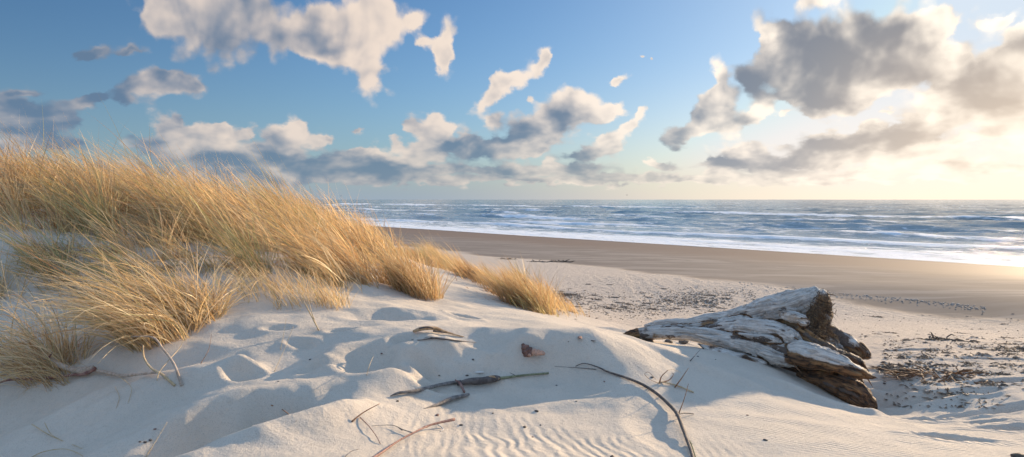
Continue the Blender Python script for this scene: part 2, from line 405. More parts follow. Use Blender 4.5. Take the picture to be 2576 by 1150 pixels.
def poly_in(x, y, poly):
    ins = np.zeros(len(x), bool); n = len(poly); j = n-1
    for i in range(n):
        xi, yi = poly[i]; xj, yj = poly[j]
        c = ((yi > y) != (yj > y)) & (x < (xj-xi)*(y-yi)/(yj-yi+1e-12)+xi)
        ins ^= c; j = i
    return ins
def scatter(poly, n, clump=.55, csize=1.6, seed=0):
    poly = np.array(poly); lo, hi = poly.min(0), poly.max(0)
    r = np.random.default_rng(seed); X = []
    tot = 0
    while tot < n:
        x = r.uniform(lo[0], hi[0], n*2); y = r.uniform(lo[1], hi[1], n*2)
        d = fbm(x*csize+seed, y*csize-seed, oct=3)
        k = poly_in(x, y, poly) & (r.uniform(0, 1, n*2) < np.clip(.5+d*clump*3, .06, 1))
        X.append(np.c_[x[k], y[k]]); tot += k.sum()
        if len(X) > 40: break
    X = np.concatenate(X)[:n]
    return X
def px(lst): return [hit(U, V, GZ)[:2] for U, V in lst]
base_line = px([(0,575),(120,590),(250,600),(380,622),(480,625),(560,628),(620,660),(680,700),(760,722),(860,742),(900,722),(960,712),(990,720)])
main_poly = [(-7.5, base_line[0][1])] + base_line + [px([(1010,680)])[0], px([(985,650)])[0], px([(1100,640)])[0], (-.6, 10.8), (-1.2, 12.5), (-5, 12.5), (-8.5, 10.5)]
tip_poly = px([(1130,668),(1165,700),(1200,728),(1250,742),(1300,765),(1345,790),(1385,792),(1392,775)]) + [(.95, 8.4), (.5, 9.6), (-.1, 10.6), (-1.2, 11.0), px([(1060,655)])[0]]
def spread(poly, n, H, W, lean, wts, seed, curl=.25, csize=1.6, clump=.55, hvar=.25, jit=.35, per=90, rad=.17):
    r = np.random.default_rng(seed+100)
    nc = max(3, n//per); cen = scatter(poly, nc, clump, csize, seed); nc = len(cen)
    k = r.integers(0, nc, n); sp = rad*r.uniform(.6, 1.5, nc)
    rr_ = np.abs(r.normal(0, 1, n))*.75; a = r.uniform(0, 6.283, n)
    off = np.c_[np.cos(a), np.sin(a)]*(rr_*sp[k])[:, None]
    p = cen[k]+off; z = ground(p[:, 0], p[:, 1]) - .02
    tl_ = np.clip(r.normal(1, .17, nc), .6, 1.45); th_ = r.uniform(.68, 1.25, nc); td = r.normal(0, .30, nc)
    hh = H*th_[k]*np.clip(rng.normal(1, hvar, n), .3, 1.6)*(1-.18*np.clip(rr_, 0, 2))*np.interp(p[:, 0]/p[:, 1], [-.45, -.30, -.16, -.08], [1, .95, .68, .8])
    base_c = palette(nc, wts)
    c = palette(n, wts)*.62 + base_c[k]*.42
    gsel = (r.uniform(0, 1, nc) < .10)[k]; c[gsel] = c[gsel]*.4 + np.array([.30, .32, .13])*.6
    ld = WIND[None, :2] + np.c_[np.cos(a), np.sin(a)]*(.28*rr_)[:, None]
    ca, sa_ = np.cos(td[k]), np.sin(td[k]); ld = np.c_[ld[:, 0]*ca-ld[:, 1]*sa_, ld[:, 0]*sa_+ld[:, 1]*ca, np.zeros(n)]; ld /= np.linalg.norm(ld, axis=1)[:, None]
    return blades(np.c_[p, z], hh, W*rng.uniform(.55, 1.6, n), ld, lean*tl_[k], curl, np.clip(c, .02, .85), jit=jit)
bl = [spread(main_poly, 33000, .80, .0060, 1.18, W_DUNE, 3, curl=.38, hvar=.34, csize=1.2, clump=.25),
      spread(main_poly, 20000, .36, .0056, 1.4, [2,1,4,.5,5,.4,.2,2.5], 5, curl=.8, jit=1.1),
      spread(main_poly, 2600, 1.0, .0048, 1.1, [1,1,2,1,2,1,1,1], 8, curl=.35, per=6, rad=.1)]
gm = grass_obj('marram_grass', bl)
tag(gm, 'wind-bent golden marram grass covering the big dune at left', 'dune grass', kind='stuff')
bl = [spread(tip_poly, 12000, .52, .0056, .95, W_FAR, 13, curl=.3, jit=.35),
      spread(tip_poly, 6000, .24, .0055, 1.2, [2,1,4,.5,4,.3,.1,1], 15, curl=.7, jit=.9)]
gm = grass_obj('marram_grass', bl)
tag(gm, 'tawny marram grass running down the dune end toward the beach', 'dune grass', kind='stuff')
# thin low cover in the sandy hollow at left
hol = px([(0,640),(0,760),(120,740),(300,760),(430,720),(560,690),(640,705),(600,640),(420,628),(200,600)])
bl = [spread(hol, 900, .55, .0042, 1.3, [2,3,3,2,2,1.5,1,1], 21, curl=.5, csize=2.4, clump=.9, jit=.6),
      spread(hol, 1500, .18, .0045, 1.5, [1,1,3,.5,4,.5,.4,2], 22, curl=.9, csize=2.4, clump=1.0, jit=1.3)]
gm = grass_obj('grass_cover', bl)
tag(gm, 'thin straggling grass in the shaded sandy hollow behind the front tuft', 'grass', kind='stuff')
def tuft(name, label, spots, H, W, lean, wts, jit=.4, curl=.4, droop=None, group=None, cat='grass tuft', extra=None, wind=None):
    """spots: (column,row,radius m,count)"""
    global WIND
    lst = []; ow = WIND
    if wind is not None: WIND = np.array(wind, float)
    x0 = y0 = None
    for U, V, rad, n in spots:
        x, y, z = hit(U, V, GZ)
        if x0 is None: x0, y0 = x, y
        r_ = rad*np.sqrt(rng.uniform(0, 1, n)); a = rng.uniform(0, 2*math.pi, n)
        p = np.c_[x+r_*np.cos(a), y+r_*np.sin(a)]; zz = ground(p[:, 0], p[:, 1])-.02
        hh = H*np.clip(rng.normal(1, .25, n), .3, 1.5)*(1-.35*(r_/rad)**2)
        outw = np.c_[np.cos(a), np.sin(a), 0*a]*(r_/rad)[:, None]*.95
        ld = WIND[None, :]*1.0 + outw; ld /= np.linalg.norm(ld, axis=1)[:, None]
        lst.append(blades(np.c_[p, zz], hh, W*rng.uniform(.6, 1.3, n), ld, lean, curl, palette(n, wts), segs=8, jit=jit, droop=droop))
    if extra: lst += extra
    WIND = ow
    V, Fc, C = merge(lst); loc = np.array([x0, y0, float(ground(x0, y0))])
    o = mesh_np(name, V-loc, Fc, grassm, smooth=False, attrs={'tint': ('FLOAT_COLOR', C)}); o.location = loc
    return tag(o, label, cat, group)
tuft('grass_tuft', 'bright golden grass tuft with long blades blown left, nearest big tuft on the sand',
     [(385,858,.12,430),(345,850,.11,150),(440,842,.13,340),(470,820,.12,220)], .76, .0050, 1.5, W_GOLD, jit=.6, curl=.6)
tuft('grass_tuft', 'smaller golden tuft just behind and right of the brightest front tuft',
     [(505,805,.12,320),(528,790,.1,200),(480,790,.12,120)], .50, .0050, 1.4, W_GOLD, jit=.8, curl=.5)
tuft('grass_tuft', 'flattened straw-coloured tuft at the lower left edge beside the woody root',
     [(120,925,.13,250),(170,930,.10,150),(70,925,.12,120)], .75, .0042, 1.55, [3,4,1,4,1,.3,.1,.6], jit=.35, curl=.35, droop=.5)
tuft('grass_tuft', 'drooping loose grass hanging forward from the lower left tuft',
     [(150,945,.08,60),(110,950,.08,60)], .42, .0032, 1.3, [2,2,3,2,2,0,0,2], jit=1.2, curl=.8, droop=1.1)
tuft('grass_tuft', 'dense tawny tuft standing alone on the sand right of the main grass',
     [(1062,742,.19,900),(1030,733,.16,500),(1000,722,.15,300)], .46, .0046, .85, W_FAR, jit=.8, curl=.45)
tuft('grass_tuft', 'last pale upright tuft at the far right end of the grass',
     [(1356,783,.18,650),(1330,775,.20,520),(1305,767,.2,380)], .50, .0050, .9, W_FAR, jit=.6, curl=.4)
tuft('grass_tuft', 'short sparse dry tuft on the bright sand below the main grass',
     [(845,768,.12,120),(815,760,.16,80)], .28, .0040, .9, W_GOLD, jit=.9, curl=.6)
tuft('grass_tuft', 'pale thin tuft at the foot of the main grass left of centre',
     [(700,742,.26,170),(640,728,.22,130),(760,752,.24,110)], .34, .0040, 1.0, W_GOLD, jit=.8, curl=.6)
tuft('grass_tuft', 'green-tinged tuft leaning left at the edge of the sandy hollow',
     [(650,688,.10,260)], .62, .0040, 1.0, [1,1,.5,1,.2,4,3,0], jit=.3, curl=.25)
tuft('grass_tuft', 'green-grey tuft of soft blades at the far left above the hollow',
     [(170,690,.16,130),(110,670,.16,110)], .75, .0040, 1.2, [1,1.5,1,1,.5,4,3,0], jit=.35, curl=.35)
# ------------------------------------------------------------------ driftwood stump
def zpt(zx, zy, Y):
    """point of the stump from its close-up drawing (zx,zy) at distance Y"""
    U = 1540.8 + zx*.35; V = 679.2 + zy*.35
    return np.array([(U-CU)/F*Y, Y, CAMZ-(V-HV)/F*Y])
tubes = {
 'beam':   [(62,468,6.0,5),(110,460,5.98,22),(200,455,5.95,42),(330,452,5.88,50),(450,455,5.8,52),(600,465,5.68,56),(750,488,5.55,64),(900,520,5.42,76),(1040,552,5.28,86),(1180,588,5.15,92),(1300,620,5.03,84),(1360,640,4.98,40)],
 'upper':  [(225,405,6.05,12),(300,392,6.02,24),(420,383,5.97,33),(560,372,5.9,36),(700,358,5.85,44),(820,345,5.8,58),(960,330,5.72,84),(1100,305,5.62,104),(1220,275,5.52,112),(1350,240,5.45,110),(1450,195,5.4,84),(1500,150,5.38,52)],
 'middle': [(640,440,5.72,30),(820,430,5.56,62),(950,425,5.43,76),(1080,440,5.28,84),(1200,458,5.17,80),(1290,480,5.08,62),(1325,505,5.04,35)],
 'ridge':  [(820,455,5.5,12),(930,470,5.36,28),(1050,487,5.22,36),(1150,500,5.12,34),(1195,505,5.08,20)],
 'under':  [(610,530,5.5,8),(690,565,5.42,26),(780,598,5.34,38),(900,632,5.25,44),(1020,660,5.18,38),(1105,680,5.13,16)],
 'rootball': [(1490,165,5.42,58),(1490,230,5.38,74),(1485,300,5.36,82),(1478,370,5.3,78),(1450,440,5.25,74)],
 'knuckle': [(1210,330,5.2,22),(1280,335,5.12,48),(1360,360,5.08,46),(1410,395,5.08,22)],
 'plank':  [(1440,400,5.38,80),(1540,470,5.34,74),(1640,515,5.3,66),(1740,560,5.26,58),(1800,600,5.22,54),(1815,640,5.2,46)],
 'midroot': [(1330,440,5.12,58),(1420,500,5.05,56),(1520,560,5.0,52),(1620,610,4.98,46),(1720,650,4.96,40),(1790,690,4.95,32),(1815,715,4.94,14)],
 'spike':  [(1230,600,5.1,60),(1350,600,4.98,92),(1450,625,4.9,92),(1560,655,4.84,80),(1660,690,4.8,66),(1750,725,4.77,50),(1830,755,4.75,30),(1885,773,4.73,14),(1914,782,4.72,4)],
 'foot':   [(1330,745,5.08,30),(1440,765,5.0,62),(1540,790,4.93,78),(1650,835,4.87,92),(1750,890,4.83,94),(1825,945,4.8,72),(1868,985,4.79,48),(1880,1015,4.78,22)],
 'web':    [(240,425,6.0,14),(400,425,5.92,28),(600,420,5.82,38),(800,410,5.72,62),(950,400,5.65,90)],
 'core':   [(900,450,5.75,60),(1100,440,5.65,120),(1300,430,5.5,150),(1450,520,5.35,150),(1580,650,5.25,130),(1680,760,5.15,100),(1740,850,5.05,70)],
 'keel':   [(1000,600,5.4,50),(1200,690,5.3,62),(1400,760,5.2,70),(1600,830,5.1,70)],
}
def sweep_np(pts, rad, nseg=14, sub=7, noise=0., seed=0):
    pts = np.asarray(pts, float); rad = np.asarray(rad, float); n = len(pts)
    tt = np.linspace(0, n-1, (n-1)*sub+1)
    def cr(A):
        i = np.clip(tt.astype(int), 0, n-2); f = tt-i
        A_ = np.asarray(A).reshape(n, -1)
        p0 = A_[np.clip(i-1, 0, n-1)]; p1 = A_[i]; p2 = A_[i+1]; p3 = A_[np.clip(i+2, 0, n-1)]; f = f[:, None]
        return .5*(2*p1+(p2-p0)*f+(2*p0-5*p1+4*p2-p3)*f*f+(-p0+3*p1-3*p2+p3)*f**3)
    C = cr(pts); r = np.maximum(cr(rad)[:, 0], 1e-4)
    T = np.gradient(C, axis=0); T /= np.linalg.norm(T, axis=1)[:, None]+1e-12
    up = np.array([.13, .21, .97]); N = np.cross(T, up); N /= np.linalg.norm(N, axis=1)[:, None]+1e-12; B = np.cross(T, N)
    a = np.linspace(0, 2*math.pi, nseg, endpoint=False)
    m = len(C); rr_ = r[:, None]*np.ones(nseg)[None, :]
    if noise:
        L = np.arange(m)[:, None]*np.ones(nseg)[None]
        rr_ = rr_*(1+noise*fbm(L*.35/ sub*3+seed, np.cos(a)[None]*1.2+0*L, np.sin(a)[None]*1.2+seed+0*L, oct=3))
    Vv = C[:, None] + N[:, None]*(np.cos(a)[None, :, None]*rr_[..., None]) + B[:, None]*(np.sin(a)[None, :, None]*rr_[..., None])
    Vv = Vv.reshape(-1, 3)
    i = np.arange(m-1)[:, None]*nseg; j = np.arange(nseg)[None]
    Fq = np.stack([i+j, i+(j+1) % nseg, i+nseg+(j+1) % nseg, i+nseg+j], -1).reshape(-1, 4)
    V2 = np.vstack([Vv, C[0], C[-1]]); k0 = m*nseg
    jj = np.arange(nseg)
    cap0 = np.c_[np.full(nseg, k0), (jj+1) % nseg, jj, np.full(nseg, k0)]
    cap1 = np.c_[np.full(nseg, k0+1), (m-1)*nseg+jj, (m-1)*nseg+(jj+1) % nseg, np.full(nseg, k0+1)]
    return V2, Fq, cap0[:, :3], cap1[:, :3], C, T, r
bm = bmesh.new(); paths = []
for ti, (nm, L) in enumerate(tubes.items()):
    pts = [zpt(a, b, Y) for a, b, Y, r_ in L]; rad = [r_*.35/F*Y for a, b, Y, r_ in L]
    V2, Fq, c0, c1, C, T, r = sweep_np(pts, rad, 20, 6, noise=.32, seed=ti*3.1)
    vs_ = [bm.verts.new(v) for v in V2]
    for f_ in Fq: bm.faces.new([vs_[k] for k in f_])
    for f_ in list(c0)+list(c1): bm.faces.new([vs_[k] for k in f_])
    paths.append((C, T, r, ti))
bmesh.ops.recalc_face_normals(bm, faces=bm.faces)
me = bpy.data.meshes.new('stump_raw'); bm.to_mesh(me); bm.free()
ob = bpy.data.objects.new('stump_raw', me); col.objects.link(ob)
rm = ob.modifiers.new('r', 'REMESH'); rm.mode = 'VOXEL'; rm.voxel_size = .0085; rm.adaptivity = 0
sm = ob.modifiers.new('s', 'SMOOTH'); sm.iterations = 7; sm.factor = .5
dg = bpy.context.evaluated_depsgraph_get(); me2 = bpy.data.meshes.new_from_object(ob.evaluated_get(dg))
bpy.data.objects.remove(ob)
nv = len(me2.vertices); co_ = np.empty(nv*3, np.float32); me2.vertices.foreach_get('co', co_); co_ = co_.reshape(-1, 3).astype(float)
no_ = np.empty(nv*3, np.float32); me2.vertices.foreach_get('normal', no_); no_ = no_.reshape(-1, 3).astype(float)
best = np.full(nv, 1e9); second = np.full(nv, 1e9); sarc = np.zeros(nv); pid = np.zeros(nv); nT = np.zeros((nv, 3)); nC = np.zeros((nv, 3))
for C, T, r, ti in paths:
    arc = np.r_[0, np.cumsum(np.linalg.norm(np.diff(C, axis=0), axis=1))]
    dmin = np.full(nv, 1e9); idx = np.zeros(nv, int)
    for k in range(len(C)):
        d = np.linalg.norm(co_-C[k], axis=1)/1.0 - r[k]
        m_ = d < dmin; dmin[m_] = d[m_]; idx[m_] = k
    # finer position along the path
    Ck, Tk = C[idx], T[idx]; ds = np.einsum('ij,ij->i', co_-Ck, Tk)
    b_ = dmin < best
    second = np.where(b_, best, np.minimum(second, dmin))
    best = np.where(b_, dmin, best)
    sarc[b_] = (arc[idx]+ds)[b_]; pid[b_] = ti; nT[b_] = Tk[b_]; nC[b_] = (Ck+Tk*ds[:, None])[b_]
rel = co_-nC
upv = np.array([.13, .21, .97]); Nn = np.cross(nT, upv); Nn /= np.linalg.norm(Nn, axis=1)[:, None]+1e-9; Bn = np.cross(nT, Nn)
gu = np.einsum('ij,ij->i', rel, Nn); gv = np.einsum('ij,ij->i', rel, Bn)
G = np.c_[sarc + pid*3.7, gu + pid*1.3, gv]
names = list(tubes)
def isin(*nms): return np.isin(pid, [names.index(a) for a in nms]).astype(float)
rough_zone = np.clip(isin('rootball', 'core', 'midroot', 'keel', 'knuckle')*.8 + isin('foot', 'plank')*.5, 0, 1)
grain_ = fbm(G[:, 0]*2.2, G[:, 1]*16, G[:, 2]*16, oct=4, gain=.6)
groove = np.abs(fbm(G[:, 0]*.7+5, G[:, 1]*13, G[:, 2]*13, oct=2)); crack = np.exp(-(groove/.022)**2)
lump = fbm(co_[:, 0]*5, co_[:, 1]*5, co_[:, 2]*5, oct=3)
pit = np.clip(fbm(co_[:, 0]*24, co_[:, 1]*24, co_[:, 2]*24, oct=3)-.05, 0, 1)
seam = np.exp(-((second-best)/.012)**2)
disp = .011*grain_ - .020*crack + .018*lump - seam*.010 - pit*(.012+.045*rough_zone) + rough_zone*.020*fbm(G[:, 0]*7, G[:, 1]*26, G[:, 2]*26, oct=3)
thin = np.clip((best+.06)/.06, 0, 1)
co_ += no_*(disp)[:, None]
me2.vertices.foreach_set('co', co_.astype(np.float32).ravel())
# brown bark and rot, plus painted shade in seams, cavity and spike underside
zx = ((co_[:, 0]*F/co_[:, 1]+CU)-1540.8)/.35; zy = (((CAMZ-co_[:, 2])*F/co_[:, 1]+HV)-679.2)/.35
pn = fbm(co_[:, 0]*6, co_[:, 1]*6, co_[:, 2]*9, oct=4)
brown = .0 + .55*isin('web') + .9*isin('rootball', 'core', 'keel') + .75*isin('midroot') + .55*isin('plank') + .50*isin('foot') + .3*isin('under', 'knuckle')
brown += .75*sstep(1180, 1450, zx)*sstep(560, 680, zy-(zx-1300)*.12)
brown += .8*isin('spike')*sstep(30, -35, (zy-(zx-1300)*.30-600)*-1)      # shade painted on the underside of the spike
tipz = isin('beam')*sstep(215, 150, zx)
brown += .9*tipz + .35*isin('beam')*sstep(700, 300, zx)
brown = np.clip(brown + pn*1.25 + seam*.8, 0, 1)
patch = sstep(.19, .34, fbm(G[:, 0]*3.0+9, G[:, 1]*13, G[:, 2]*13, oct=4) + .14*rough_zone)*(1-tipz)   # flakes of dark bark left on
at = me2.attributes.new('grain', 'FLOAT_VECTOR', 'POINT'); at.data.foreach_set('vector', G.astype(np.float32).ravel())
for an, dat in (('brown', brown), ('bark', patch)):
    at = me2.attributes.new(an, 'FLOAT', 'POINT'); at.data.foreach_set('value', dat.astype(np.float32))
wood, g, out = material('weathered_driftwood')
gr = g.attr('grain', 'Vector'); pos = g.n('ShaderNodeNewGeometry').outputs['Position']
fib = g.noise(g.vm('MULTIPLY', gr, (3.0, 70, 70)), 1.0, 6, .65)
fib2 = g.noise(g.vm('MULTIPLY', gr, (1.2, 22, 22)), 1.0, 4, .6)
mott = g.noise(pos, 30, 5, .65)
pale = g.mix(g.ss(fib, .35, .65), c4(.33, .30, .27), c4(.68, .64, .58))
pale = g.mix(g.ss(fib2, .55, .72, 0, .6), pale, c4(.34, .27, .21))
brw = g.mix(g.ss(fib, .38, .62), c4(.028, .016, .010), c4(.20, .10, .042))
brw = g.mix(g.ss(fib2, .5, .65, 0, .7), brw, c4(.34, .20, .085))
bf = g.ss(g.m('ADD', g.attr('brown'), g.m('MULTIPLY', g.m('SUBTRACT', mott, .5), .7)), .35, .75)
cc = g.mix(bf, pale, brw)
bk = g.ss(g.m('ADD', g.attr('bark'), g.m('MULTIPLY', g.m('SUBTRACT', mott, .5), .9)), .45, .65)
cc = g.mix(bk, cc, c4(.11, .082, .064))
frost = g.ss(g.m('ADD', mott, g.m('MULTIPLY', g.m('SUBTRACT', g.noise(pos, 160, 2, .6), .5), .6)), .56, .68, 0, .5)
cc = g.mix(g.m('MULTIPLY', frost, g.m('SUBTRACT', 1.0, bf)), cc, c4(.66, .64, .61))
hh = g.m('ADD', g.m('MULTIPLY', fib, .009), g.m('ADD', g.m('MULTIPLY', mott, .008), g.m('MULTIPLY', bk, .004)))
bump = g.n('ShaderNodeBump', ins={'Strength': 1.0, 'Distance': 1.0, 'Height': hh})
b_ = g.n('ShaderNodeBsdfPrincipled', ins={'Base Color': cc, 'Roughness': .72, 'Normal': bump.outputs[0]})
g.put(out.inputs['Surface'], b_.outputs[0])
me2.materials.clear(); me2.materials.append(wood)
me2.polygons.foreach_set('use_smooth', np.full(len(me2.polygons), True)); me2.name = 'trunk'
loc = np.array(zpt(1000, 640, 5.4)); loc[2] = ground(loc[0], loc[1])
stump = empty('driftwood_stump', loc, 'big bleached driftwood stump with torn brown roots lying on the sand at right', 'driftwood')
trunk = bpy.data.objects.new('trunk', me2); col.objects.link(trunk); trunk.parent = stump; trunk.location = -loc
# torn root fibres and splinters
fibm, g, out = material('root_fibre')
b_ = g.n('ShaderNodeBsdfPrincipled', ins={'Base Color': g.attr('tint', 'Color'), 'Roughness': .85}); g.put(out.inputs['Surface'], b_.outputs[0])
def fibres(name, spots, n, Lm, Wm, label=None, dirs=(.5, -.1, .1)):
    V, Fc, C = [], [], []; off = 0
    for k in range(n):
        a = spots[rng.integers(len(spots))]; p = zpt(a[0]-10+rng.normal(0, a[3]), a[1]+rng.normal(0, a[3]), a[2]+rng.uniform(-.12, .06))
        d = np.array(dirs)+rng.normal(0, .8, 3); d /= np.linalg.norm(d); pts = [p]
        L = Lm*rng.uniform(.4, 1.4)
        for s in range(5):
            d = d+rng.normal(0, .38, 3)+np.array([0, 0, -.12]); d /= np.linalg.norm(d); pts.append(pts[-1]+d*L/5)
        V2, Fq, c0, c1, *_ = sweep_np(pts, np.linspace(Wm, Wm*.3, 6)*rng.uniform(.6, 1.4), 4, 1)
        V.append(V2[:-2]); Fc.append(Fq+off); off += len(V2)-2
        cl = np.array([[.10,.055,.03],[.24,.15,.07],[.04,.028,.02],[.15,.11,.07]])[rng.integers(4)]
        C.append(np.tile(np.r_[cl, 1], (len(V2)-2, 1)))
    o = mesh_np(name, np.concatenate(V)-loc, np.concatenate(Fc), fibm, parent=stump, attrs={'tint': ('FLOAT_COLOR', np.concatenate(C))})
    return tag(o, label)
fibres('root_fibres', [(1525,210,5.36,16),(1535,260,5.34,18),(1540,320,5.32,20),(1525,390,5.28,22),(1470,280,5.24,30),(1450,350,5.2,30),(1500,200,5.3,22),(1500,420,5.2,30),(1560,480,5.24,30),(1470,470,5.12,30)], 1300, .060, .0019, 'shaggy brown root fibres on the upright end')
for (sx_, sy_, sY, dx, dy, L_, w_) in [(1330,500,5.0,30,20,.05,.006),(1325,705,4.93,28,30,.06,.006),(1560,175,5.36,40,6,.05,.005),(1568,270,5.33,40,-40,.06,.005),(1815,690,4.92,30,45,.06,.006),(1845,800,4.8,25,40,.05,.005),(1865,985,4.76,20,45,.05,.006),(1380,350,5.05,35,5,.05,.006)]:
    p0 = zpt(sx_, sy_, sY); d_ = zpt(sx_+dx, sy_+dy, sY)-p0; d_ /= np.linalg.norm(d_)
    V2, Fq, c0, c1, *_ = sweep_np([p0-d_*.03, p0, p0+d_*L_*.6, p0+d_*L_+[0, 0, -.006]], [w_, w_, w_*.6, w_*.1], 5, 2)
    tri = np.vstack([c0, c1]); mesh_np('splinter', V2-loc, np.vstack([Fq, np.c_[tri, tri[:, 2]]]), fibm, parent=stump, attrs={'tint': ('FLOAT_COLOR', np.tile([.16,.10,.06,1], (len(V2), 1)))})
# ------------------------------------------------------------------ twigs, stems and stones
def woodmat(name, c1, c2, sc=30, bumpk=.003):
    m, g, out = material(name)
    pos = g.n('ShaderNodeTexCoord').outputs['Object']
    n_ = g.noise(pos, sc, 5, .65); n2_ = g.noise(pos, sc*6, 3, .6)
    cc = g.mix(g.ss(n_, .38, .62), c4(*c1), c4(*c2)); cc = g.mix(g.ss(n2_, .5, .7, 0, .5), cc, c4(c1[0]*.5, c1[1]*.5, c1[2]*.5))
    bu = g.n('ShaderNodeBump', ins={'Strength': 1., 'Distance': 1., 'Height': g.m('MULTIPLY', g.m('ADD', n_, n2_), bumpk)})
    b_ = g.n('ShaderNodeBsdfPrincipled', ins={'Base Color': cc, 'Roughness': .75, 'Normal': bu.outputs[0]})
    g.put(out.inputs['Surface'], b_.outputs[0]); return m
M = {'grey': woodmat('grey_twig_bark', (.13,.115,.105), (.26,.235,.215)), 'dark': woodmat('dark_twig_bark', (.075,.06,.055), (.15,.125,.11)),
     'red': woodmat('reddish_twig_bark', (.20,.09,.07), (.34,.20,.16)), 'tan': woodmat('tan_twig_wood', (.36,.22,.11), (.52,.36,.22)),
     'straw': woodmat('dry_straw', (.50,.36,.20), (.62,.48,.30)), 'rust': woodmat('rusty_reed', (.25,.12,.06), (.40,.22,.12)),
     'green': woodmat('lichened_bark', (.15,.16,.09), (.26,.27,.16)), 'pale': woodmat('pale_root_wood', (.38,.29,.22), (.55,.44,.35)),
     'stone': woodmat('dark_stone', (.10,.095,.09), (.20,.19,.18), 18, .004), 'weed': woodmat('dried_seaweed', (.11,.085,.065), (.23,.175,.13), 40, .004),
     'wrack': woodmat('dry_wrack', (.15,.11,.08), (.30,.23,.17), 12, .001),
     'hash': woodmat('shell_hash', (.42,.38,.34), (.56,.52,.48), 30, .001), 'weedo': woodmat('orange_brown_weed', (.16,.08,.04), (.32,.18,.09), 40, .004), 'shell': woodmat('white_shell', (.62,.58,.52), (.75,.72,.68), 30, .001),
     'snail': woodmat('brown_shell', (.12,.06,.045), (.24,.13,.10), 26, .002), 'snail_in': woodmat('tan_shell_lip', (.40,.22,.15), (.55,.34,.25), 26, .001)}
def P3(p):
    """(column, row, lift above the ground) -> world; lifted points keep the distance given by the ground under them"""
    U, V = p[0], p[1]; lift = p[2] if len(p) > 2 else 0.
    x, y, z = hit(U, V, GZ)
    for _ in range(3):                      # slide toward the camera so that the lifted point stays on the sight line
        if lift:
            Y = y; Zt = ground((U-CU)/F*Y, Y)+lift
            dv = (CAMZ-(V-HV)/F*Y)-Zt
            break
    if lift:
        t = np.linspace(max(1.3, y-1.6), y, 400); xs = (U-CU)/F*t; zs = CAMZ-(V-HV)/F*t
        k = np.argmin(np.abs(zs-ground(xs, t)-lift)); return np.array([xs[k], t[k], zs[k]])
    return np.array([x, y, z])
def stick(name, pts, r0, r1, mat, parent=None, loc=None, rad=None, noise=.25, seed=0, flat=None, sub=5, nseg=9):
    W = np.array([P3(p) for p in pts])
    n = len(W); rr_ = np.linspace(r0, r1, n) if rad is None else np.array(rad, float)
    W[:, 2] += rr_*.55
    V2, Fq, c0, c1, *_ = sweep_np(W, rr_, nseg, sub, noise=noise, seed=seed)
    tri = np.vstack([c0, c1]); faces = np.vstack([Fq, np.c_[tri, tri[:, 2]]])
    l = W[n//2] if loc is None else np.array(loc)
    me = bpy.data.meshes.new(name)
    me.from_pydata((V2-l).tolist(), [], Fq.tolist()+tri.tolist()); me.materials.append(mat)
    me.polygons.foreach_set('use_smooth', np.full(len(me.polygons), True))
    o = bpy.data.objects.new(name, me); col.objects.link(o)
    if parent is not None: o.parent = parent
    else: o.location = l
    return o
def branch(name, label, cat, segs, group=None):
    """segs: (part name, points, r0, r1, material)"""
    l = P3(segs[0][1][0]); e = empty(name, l, label, cat, group)
    for k, s in enumerate(segs):
        stick(s[0], s[1], s[2], s[3], M[s[4]], parent=e, loc=l, rad=s[5] if len(s) > 5 else None, seed=k*2.7)
    return e
branch('fallen_branch', 'long dark bent branch curving down to the bottom edge of the sand', 'branch', [
 ('stem', [(1448,922,.015),(1470,915,.02),(1505,925,.018),(1530,937,.012),(1570,950,.008),(1610,966,.01),(1645,987,.012),(1675,1012,.018),(1702,1042,.03),(1716,1075,.02),(1728,1108,.015),(1738,1135,.01),(1746,1165,.0)], .003, .0085, 'dark', [.0022,.003,.0045,.006,.007,.008,.009,.010,.0105,.009,.008,.007,.007]),
 ('twig', [(1532,936,.014),(1515,930,.028),(1498,921,.022)], .0045, .0015, 'dark'),
 ('twig', [(1500,930,.006),(1470,927,.004),(1430,924,.002),(1395,922,0)], .0022, .0008, 'dark'),
 ('twig', [(1707,1043,.03),(1722,1040,.02),(1745,1042,.004)], .0035, .0025, 'dark'),
 ('twig', [(1708,1040,.03),(1720,1008,.1),(1732,966,.2)], .0032, .0012, 'rust'),
 ('bud', [(1700,1046,.02),(1712,1050,.018)], .006, .004, 'dark'),
 ('bud', [(1734,1112,.012),(1740,1118,.008)], .005, .004, 'grey'),
 ('twig', [(1736,1110,.012),(1745,1135,.008),(1752,1160,0)], .0035, .003, 'green')])
branch('driftwood_stick', 'grey driftwood stick with thick knotted middle and greenish thin end', 'stick', [
 ('stem', [(982,997,.002),(1005,990,.010),(1040,987,.012),(1080,978,.014),(1120,968,.014),(1160,962,.016)], .004, .012, 'grey', [.002,.008,.010,.011,.010,.010]),
 ('knot', [(1150,968,.012),(1180,964,.018),(1215,963,.02),(1245,957,.02),(1258,954,.02)], .012, .018, 'dark', [.012,.019,.022,.020,.012]),
 ('broken_end', [(1215,955,.035),(1235,951,.042),(1256,955,.03)], .008, .008, 'tan', [.004,.010,.008]),
 ('thin_end', [(1250,955,.02),(1290,949,.014),(1330,944,.012),(1380,940,.012)], .009, .005, 'green', [.010,.007,.006,.006]),
 ('twig', [(1300,947,.014),(1290,942,.03),(1282,938,.045)], .003, .001, 'dark'),
 ('bark_strip', [(1145,956,.02),(1158,968,.024),(1168,988,.01)], .005, .008, 'red', [.003,.008,.007])])
tag(stick('driftwood_stick', [(1065,1029),(1100,1020,.004),(1140,1005,.010),(1180,994,.010)], .002, .009, M['grey'], rad=[.001,.009,.013,.007]), 'short tapered grey stick below the knotted driftwood stick', 'stick')
